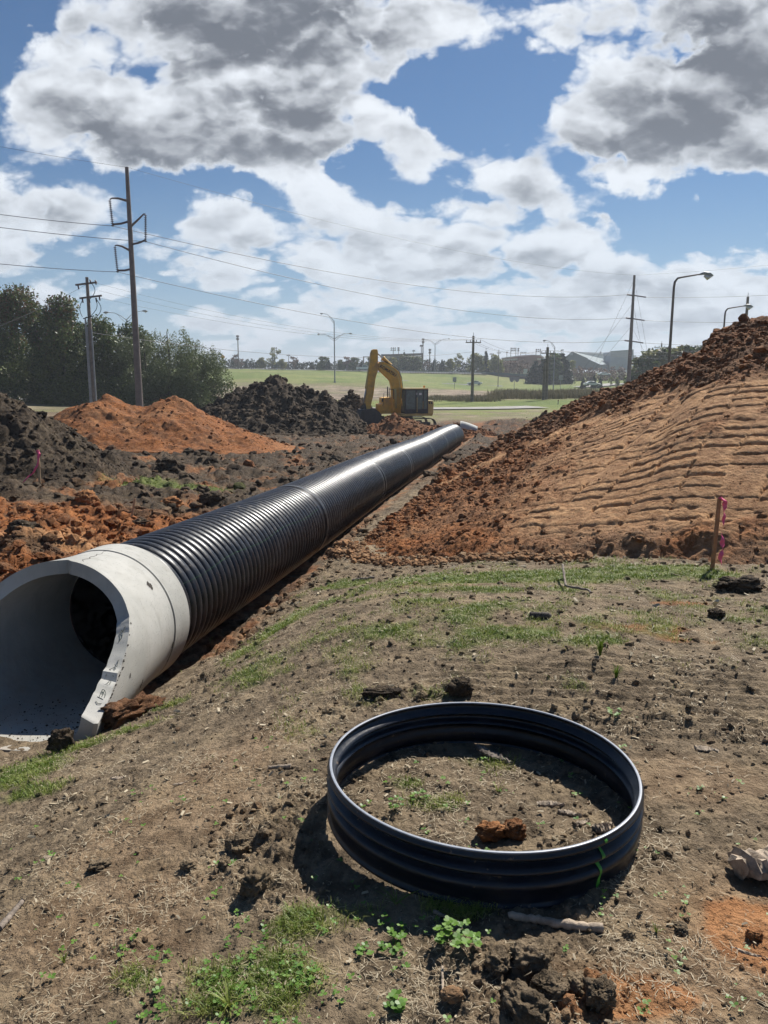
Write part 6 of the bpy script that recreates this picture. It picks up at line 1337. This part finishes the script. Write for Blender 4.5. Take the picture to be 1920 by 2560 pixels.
for i, (u0, u1) in enumerate(((.02, .46), (.50, .80), (.84, .98))):
    for y_ in (cy-cw_/2, cy+cw_/2): m = MB(); m.box((x0+(x1-x0)*(u0+u1)/2, y_, (z0+z1)/2+.12), ((x1-x0)*(u1-u0), .02, (z1-z0)*.78)); m.build('window', M_GLASS, cf)
m = MB(); m.box((x0, cy, (z0+z1)/2), (.02, cw_*.95, (z1-z0)*.9)); m.build('windshield', M_GLASS, cf)
m = MB(); m.bar((x0+.9, cy-.55, z0+.1), (x0+.9, cy-.55, z1-.6), .035); m.bar((x0+1.35, cy-.56, z0+.35), (x0+1.35, cy-.56, z0+.9), .03); m.build('grab_handle', M_YEL2, cf)
for zx, zy, w_ in ((1130, 835, .12), (1198, 840, .20)): a = xz(zx, zy); m = MB(); m.box((a[0], cy-.512, a[1]), (w_, .012, .16)); m.build('sticker', M_WHITE, cf)
m = MB(); m.box((x1-.12, cy, z1+.17), (.12, .12, .16)); m.build('beacon', M_SIGNY, EX)
m = MB(); a = xz(740, 895); m.tube([(a[0], .3, a[1]), (a[0], .3, a[1]+.78)], .05, 8); m.build('exhaust_pipe', M_DARK, EX, smooth=True)
m = MB(); a = xz(735, 900); m.bar((a[0]-.02, -.3, a[1]-.1), (a[0]+.02, -.3, a[1]+.72), .035); m.bar((a[0]+.32, -.3, a[1]-.1), (a[0]+.32, -.3, a[1]+.6), .035); m.bar((a[0], -.3, a[1]+.6), (a[0]+.32, -.3, a[1]+.6), .035); m.build('handrail', M_DARK, EX)
a = xz(612, 870); m = MB(); m.bar((a[0], -.6, a[1]-.75), (a[0]+.08, -.6, a[1]+.2), .03); m.box((a[0]-.03, -.62, a[1]-.3), (.14, .05, .26)); m.build('side_mirror', M_DARK, EX)
# hoses over the boom
m = MB()
for k_ in range(3):
    pts = [xz(*p) for p in ((960, 1000), (970, 780), (945, 590), (893, 468), (780, 385), (660, 322))]; m.tube([(x_+.03*k_, -.16+.12*k_, z_+.03*k_) for x_, z_ in pts], .025, 5)
hs_ = m.build('hydraulic_hose', M_DARK, EX, smooth=True); hs_['kind'] = 'stuff'
# tracks
for s_ in (-1, 1):
    m = MB(); yc = .2+s_*1.1; n_ = 44; Lh, Rh = 1.75, .42; pts = []
    for i in range(n_):
        t = i/n_*2*(2*Lh+math.pi*Rh); 
        if t < 2*Lh: pts.append((-Lh+t, 2*Rh))
        elif t < 2*Lh+math.pi*Rh: a = (t-2*Lh)/Rh; pts.append((Lh+Rh*math.sin(a), Rh+Rh*math.cos(a)))
        elif t < 4*Lh+math.pi*Rh: pts.append((Lh-(t-2*Lh-math.pi*Rh), 0))
        else: a = (t-4*Lh-math.pi*Rh)/Rh; pts.append((-Lh-Rh*math.sin(a), Rh-Rh*math.cos(a)))
    for i in range(n_):
        p0, p1 = pts[i], pts[(i+1) % n_]; c = ((p0[0]+p1[0])/2+.45, yc, (p0[1]+p1[1])/2+.02); ang = math.atan2(p1[1]-p0[1], p1[0]-p0[0]); m.box(c, (math.dist(p0, p1)*.9, .58, .055), Matrix.Rotation(-ang, 3, 'Y'))
    m.box((.45, yc, Rh), (2*Lh, .3, .35)); m.build('track', M_DARK, EX)
m = MB(); m.tube([(.45, .2, .5), (.45, .2, 1.08)], [.75, .7], 20); m.build('slew_ring', M_DARK, EX)
# lettering on the boom
cu = bpy.data.curves.new('boom_lettering', 'FONT'); cu.body = 'KOMATSU'; cu.size = .30; cu.extrude = .004; cu.align_x = 'CENTER'; cu.align_y = 'CENTER'; cu.space_character = 1.0; cu.offset = .008
tmp = bpy.data.objects.new('t', cu); COL.objects.link(tmp); bpy.context.view_layer.update(); dg = bpy.context.evaluated_depsgraph_get(); me = bpy.data.meshes.new_from_object(tmp.evaluated_get(dg)); bpy.data.objects.remove(tmp)
me.materials.clear(); me.materials.append(M_DARK); lo = bpy.data.objects.new('boom_lettering', me); COL.objects.link(lo); lo.parent = boom; lo['kind'] = 'stuff'
a = xz(715, 478); lo.location = (a[0], -.262, a[1]); lo.rotation_euler = (R_(90), R_(31), 0)
# ================================================================ LIGHT AND SKY
SUN_AZ, SUN_EL = R_(33), R_(47)
sd = Vector((math.sin(SUN_AZ)*math.cos(SUN_EL), math.cos(SUN_AZ)*math.cos(SUN_EL), math.sin(SUN_EL)))
sl = bpy.data.lights.new('sun', 'SUN'); sl.energy = 5.0; sl.angle = R_(.6); sl.color = (1, .955, .88)
so = bpy.data.objects.new('sun', sl); COL.objects.link(so); so.rotation_euler = (-sd).to_track_quat('-Z', 'Y').to_euler(); so.location = (20, 30, 60)
W = bpy.data.worlds.new('World'); SC.world = W; W.use_nodes = True; w = NT(W.node_tree)
for n in list(W.node_tree.nodes): W.node_tree.nodes.remove(n)
def blob_sum(t, Q, B, kexp):
    acc = None; qs = t.n('ShaderNodeSeparateXYZ', ins={0: Q})
    for bx, by, rx, ry, rot, amp in B:
        r = ray(bx*1.1573, by*1.1573); u, ww = r[0]/r[1], r[2]/r[1]; k = 1.1573/F_/r[1]
        qv = t.n('ShaderNodeCombineXYZ', ins={0: qs.outputs[0], 1: qs.outputs[1], 2: acc if acc is not None else 0.}).outputs[0]   # z carries the running sum so the blobs evaluate one after another
        mp = t.n('ShaderNodeMapping', vector_type='TEXTURE', ins={'Vector': qv, 'Location': (u, ww, 0), 'Rotation': (0, 0, R_(-rot)), 'Scale': (rx*k, ry*k*1.06, 1e6)}).outputs[0]
        ln = t.n('ShaderNodeVectorMath', operation='DOT_PRODUCT', ins={0: mp, 1: mp}).outputs['Value']
        acc = t.math('MULTIPLY_ADD', t.math('POWER', 2.718, t.math('MULTIPLY', ln, -kexp)), amp, acc if acc is not None else 0.)
    return acc
def cover(t, P):
    wn = t.n('ShaderNodeTexNoise', ins={'Vector': P, 'Scale': 6., 'Detail': 6., 'Roughness': .6}).outputs[1]
    wv = t.n('ShaderNodeVectorMath', operation='SUBTRACT', ins={0: wn, 1: (.5, .5, .5)}).outputs[0]
    wv = t.n('ShaderNodeVectorMath', operation='MULTIPLY', ins={0: wv, 1: (.23, .13, 0)}).outputs[0]
    Q = t.n('ShaderNodeVectorMath', operation='ADD', ins={0: P, 1: wv}).outputs[0]
    # (px, py, rx, ry, rot deg, amp) in photo pixels of the 1659-wide view
    B = [(500, 60, 450, 140, 0, 1.1), (330, 240, 330, 120, -8, 1.1), (620, 190, 260, 200, 0, 1.1), (420, 330, 400, 105, 0, .95), (660, 330, 170, 95, 0, .7), (110, 190, 150, 60, 0, .6), (150, 75, 110, 80, 0, .45), (960, 30, 230, 90, 0, .62), (850, 110, 150, 100, 0, .55),
         (1180, 60, 260, 75, 0, .5), (1250, 20, 170, 70, 0, .35), (1540, 140, 340, 220, 0, 1.25), (1230, 260, 190, 120, 25, .9), (1450, 320, 310, 95, 0, 1.0), (1640, 250, 230, 160, 0, 1.0), (1330, 370, 120, 45, 0, .35),
         (870, 290, 150, 50, 35, .6), (1000, 345, 150, 55, 0, .62), (960, 400, 180, 40, 0, .35), (860, 480, 230, 70, 0, .8), (700, 430, 90, 50, 20, .5), (1090, 450, 170, 80, 0, .8), (1010, 560, 360, 85, 0, .8), (460, 500, 120, 60, 0, .7), (560, 560, 330, 70, 0, .75), (330, 590, 190, 80, 0, .55), (700, 620, 250, 60, 0, .45),
         (60, 450, 190, 90, 0, .85), (30, 530, 200, 60, 0, .55), (40, 620, 200, 50, 0, .65), (250, 640, 160, 40, 0, .5), (1495, 500, 55, 55, 30, .75), (1515, 440, 60, 24, -40, .55), (1290, 488, 50, 28, 0, .75), (1565, 478, 55, 24, -8, .65), (1622, 515, 36, 20, 0, .6), (1330, 400, 50, 50, 60, .4),
         (1440, 630, 250, 85, 0, .85), (1610, 610, 150, 90, 0, .6), (1240, 570, 140, 60, 30, .5), (1150, 690, 300, 65, 0, .6), (850, 690, 500, 65, 0, .5), (400, 700, 260, 60, 0, .5), (1500, 710, 500, 60, 0, .55), (800, 755, 1300, 50, 0, .5), (100, 690, 280, 60, 0, .4),
         (955, 195, 150, 110, 10, -.9), (1140, 150, 80, 70, 0, -.5), (1010, 265, 70, 40, 0, -.3), (20, 60, 100, 130, 0, -.6), (10, 290, 80, 60, 20, -.35), (780, 330, 40, 60, 0, -.5), (430, 420, 400, 40, 0, -.5), (1420, 450, 330, 70, 0, -.3), (880, 410, 110, 35, 0, -.45), (250, 570, 100, 50, 0, -.3), (560, 455, 90, 40, 0, -.3), (980, 655, 180, 25, 0, -.22), (460, 650, 160, 25, 0, -.22)]
    acc = blob_sum(t, Q, B, 2.2)
    return acc
def cloud_noise():
    g = bpy.data.node_groups.new('cloud_noise', 'ShaderNodeTree')
    g.interface.new_socket('P', in_out='INPUT', socket_type='NodeSocketVector'); g.interface.new_socket('N', in_out='OUTPUT', socket_type='NodeSocketFloat'); g.interface.new_socket('S', in_out='OUTPUT', socket_type='NodeSocketFloat')
    t = NT(g); gi = t.n('NodeGroupInput'); go = t.n('NodeGroupOutput'); P = gi.outputs[0]
    s3 = t.n('ShaderNodeSeparateXYZ', ins={0: P}); vv = t.math('MAXIMUM', s3.outputs[1], -.03)
    v2 = t.math('ADD', t.math('MULTIPLY', vv, 1.3), t.math('MULTIPLY', t.math('LOGARITHM', t.math('ADD', vv, .07), 2.718), .16))
    P2 = t.n('ShaderNodeCombineXYZ', ins={0: s3.outputs[0], 1: v2, 2: s3.outputs[2]}).outputs[0]
    n1 = t.n('ShaderNodeTexNoise', ins={'Vector': P2, 'Scale': 6.5, 'Detail': 9., 'Roughness': .56, 'Distortion': .15}).outputs[0]
    wn = t.n('ShaderNodeTexNoise', ins={'Vector': P2, 'Scale': 16., 'Detail': 4., 'Roughness': .55}).outputs[1]
    wv = t.n('ShaderNodeVectorMath', operation='MULTIPLY', ins={0: t.n('ShaderNodeVectorMath', operation='SUBTRACT', ins={0: wn, 1: (.5, .5, .5)}).outputs[0], 1: (.060, .060, 0)}).outputs[0]
    P3 = t.n('ShaderNodeVectorMath', operation='ADD', ins={0: P2, 1: wv}).outputs[0]
    def dome(scale, det):
        v_ = t.n('ShaderNodeTexVoronoi', feature='F1', ins={'Vector': P3, 'Scale': scale, 'Detail': det, 'Roughness': .5, 'Lacunarity': 2.3, 'Randomness': 1.}).outputs['Distance']
        return t.math('SUBTRACT', .42, t.math('MULTIPLY', v_, v_))
    bl = dome(11., 2.5)
    nn = t.math('ADD', t.math('MULTIPLY', t.math('SUBTRACT', n1, .5), 2.5), t.math('MULTIPLY', bl, .62))
    ns = t.n('ShaderNodeTexNoise', ins={'Vector': P2, 'Scale': 9., 'Detail': 3.5, 'Roughness': .5}).outputs[0]
    sh_ = t.math('ADD', t.math('MULTIPLY', t.math('SUBTRACT', ns, .5), 1.3), t.math('MULTIPLY', bl, .55))
    g.links.new(nn, go.inputs[0]); g.links.new(sh_, go.inputs[1]); return g
G = cloud_noise()
tc = w.n('ShaderNodeTexCoord').outputs['Generated']
sp = w.n('ShaderNodeSeparateXYZ', ins={0: tc})
yy = w.math('ADD', w.math('ABSOLUTE', sp.outputs[1]), .02)
u = w.math('DIVIDE', sp.outputs[0], yy); v = w.math('DIVIDE', sp.outputs[2], yy)
P = w.n('ShaderNodeCombineXYZ', ins={0: u, 1: v, 2: w.math('LESS_THAN', sp.outputs[1], 0.)}).outputs[0]
def dens(vec):
    nd = w.n('ShaderNodeGroup', node_tree=G); w.t.links.new(vec, nd.inputs[0]); return nd.outputs
acc = cover(w, P)
_d = dens(P); N1 = w.math('ADD', _d[0], .28); S1 = _d[1]; S2 = dens(w.n('ShaderNodeVectorMath', operation='ADD', ins={0: P, 1: (.008, .020, 0)}).outputs[0])[1]
amp = w.math('MULTIPLY_ADD', w.math('MINIMUM', w.math('MAXIMUM', acc, 0.), 1.), .3, .62)
fwd = w.ss(sp.outputs[1], -.05, .25)
DD = w.math('ADD', w.math('MULTIPLY', acc, fwd), w.math('SUBTRACT', w.math('MULTIPLY', N1, amp), w.math('MULTIPLY', w.math('SUBTRACT', 1., fwd), .35)))
DD = w.math('SUBTRACT', DD, w.math('MULTIPLY', w.ss(v, .50, .85), .45))
DD = w.math('ADD', DD, w.math('MULTIPLY', w.math('ADD', w.math('MULTIPLY', N1, .25), .03), w.ss(v, .26, .05)))
sky = w.n('ShaderNodeTexSky', sky_type='NISHITA', sun_disc=False, sun_elevation=SUN_EL, sun_rotation=SUN_AZ, air_density=1.0, dust_density=.3, ozone_density=3.0).outputs[0]
skyc = w.mix(1., sky, (.28, .40, .50), 'MULTIPLY')
S = [(480, 40, 400, 110, 0, .8), (620, 150, 230, 110, 0, .75), (300, 300, 240, 55, 0, .5), (440, 330, 330, 75, 0, .8), (680, 290, 110, 60, 0, .5), (170, 240, 130, 50, 0, .35), (850, 30, 160, 60, 0, .5), (1520, 120, 270, 130, 0, .9), (1560, 220, 230, 100, 0, .7), (1420, 325, 250, 60, 0, .85), (1170, 310, 120, 60, 0, .65),
     (840, 520, 120, 36, 0, .55), (1060, 575, 150, 50, 0, .6), (1120, 440, 90, 45, 0, .45), (450, 580, 150, 36, 0, .5), (120, 480, 120, 40, 0, .35), (60, 560, 160, 26, 0, .4), (1430, 650, 240, 50, 0, .45), (1180, 610, 150, 30, 0, .3), (700, 660, 300, 26, 0, .4), (1000, 720, 600, 30, 0, .35), (300, 690, 250, 26, 0, .35)]
shade = blob_sum(w, P, S, 1.25)
alpha = w.ss(DD, .20, .64)
rel = w.math('SUBTRACT', S1, S2)
core = w.ss(DD, .30, .95)
sh = w.math('ADD', w.math('MULTIPLY', shade, 1.25), w.math('ADD', w.math('MULTIPLY', S1, .36), w.math('MULTIPLY', rel, -1.6)))
shc = w.math('MULTIPLY', w.ss(w.math('ADD', sh, .26), -.50, 1.85), core)
vb = w.ss(v, 0., .32)
wht = w.mix(vb, (5.3, 5.85, 6.5), (6.5, 6.85, 7.3))
gry = w.mix(vb, (2.2, 2.65, 3.25), (1.15, 1.29, 1.55))
gry = w.mix(w.ss(w.math('ADD', S1, w.math('MULTIPLY', rel, 2.)), -.7, .8), gry, w.mix(vb, (2.7, 3.2, 3.8), (2.2, 2.36, 2.65)))
cc = w.mix(shc, wht, gry)
hz = w.math('MULTIPLY', w.ss(v, .26, -.03), .62)
skyh = w.mix(hz, skyc, (3.0, 4.1, 5.3))
fin = w.mix(w.math('MULTIPLY', alpha, .98), skyh, cc)
fin = w.mix(w.ss(sp.outputs[2], 0., -.03), fin, (1.6, 1.4, 1.1))
bg = w.n('ShaderNodeBackground', ins={'Color': fin, 'Strength': .1}); ou = w.n('ShaderNodeOutputWorld'); w.t.links.new(bg.outputs[0], ou.inputs[0])
W.cycles.sampling_method = 'MANUAL'; W.cycles.sample_map_resolution = 512
# haze
m = bpy.data.materials.new('haze'); m.use_nodes = True; nt = m.node_tree
for n in list(nt.nodes): nt.nodes.remove(n)
pv = nt.nodes.new('ShaderNodeVolumePrincipled'); pv.inputs['Density'].default_value = .0005; pv.inputs['Color'].default_value = (.86, .92, 1, 1); pv.inputs['Anisotropy'].default_value = .2
oo = nt.nodes.new('ShaderNodeOutputMaterial'); nt.links.new(pv.outputs[0], oo.inputs['Volume'])
USE_HAZE = True
if USE_HAZE:
    hb = MB(); hb.box((0, 2700, 25), (12600, 12000, 70)); ho = hb.build('haze', m); tag(ho, kind='stuff')
# render settings
SC.render.engine = 'CYCLES'; SC.cycles.use_denoising = True
SC.cycles.max_bounces = 6; SC.cycles.diffuse_bounces = 3; SC.cycles.glossy_bounces = 3; SC.cycles.transparent_max_bounces = 8; SC.cycles.volume_bounces = 0; SC.cycles.transmission_bounces = 4
SC.cycles.use_adaptive_sampling = True; SC.cycles.adaptive_threshold = .02; SC.cycles.adaptive_min_samples = 12
SC.view_settings.view_transform = 'Standard'; SC.view_settings.look = 'None'; SC.view_settings.exposure = .48; SC.view_settings.gamma = 1
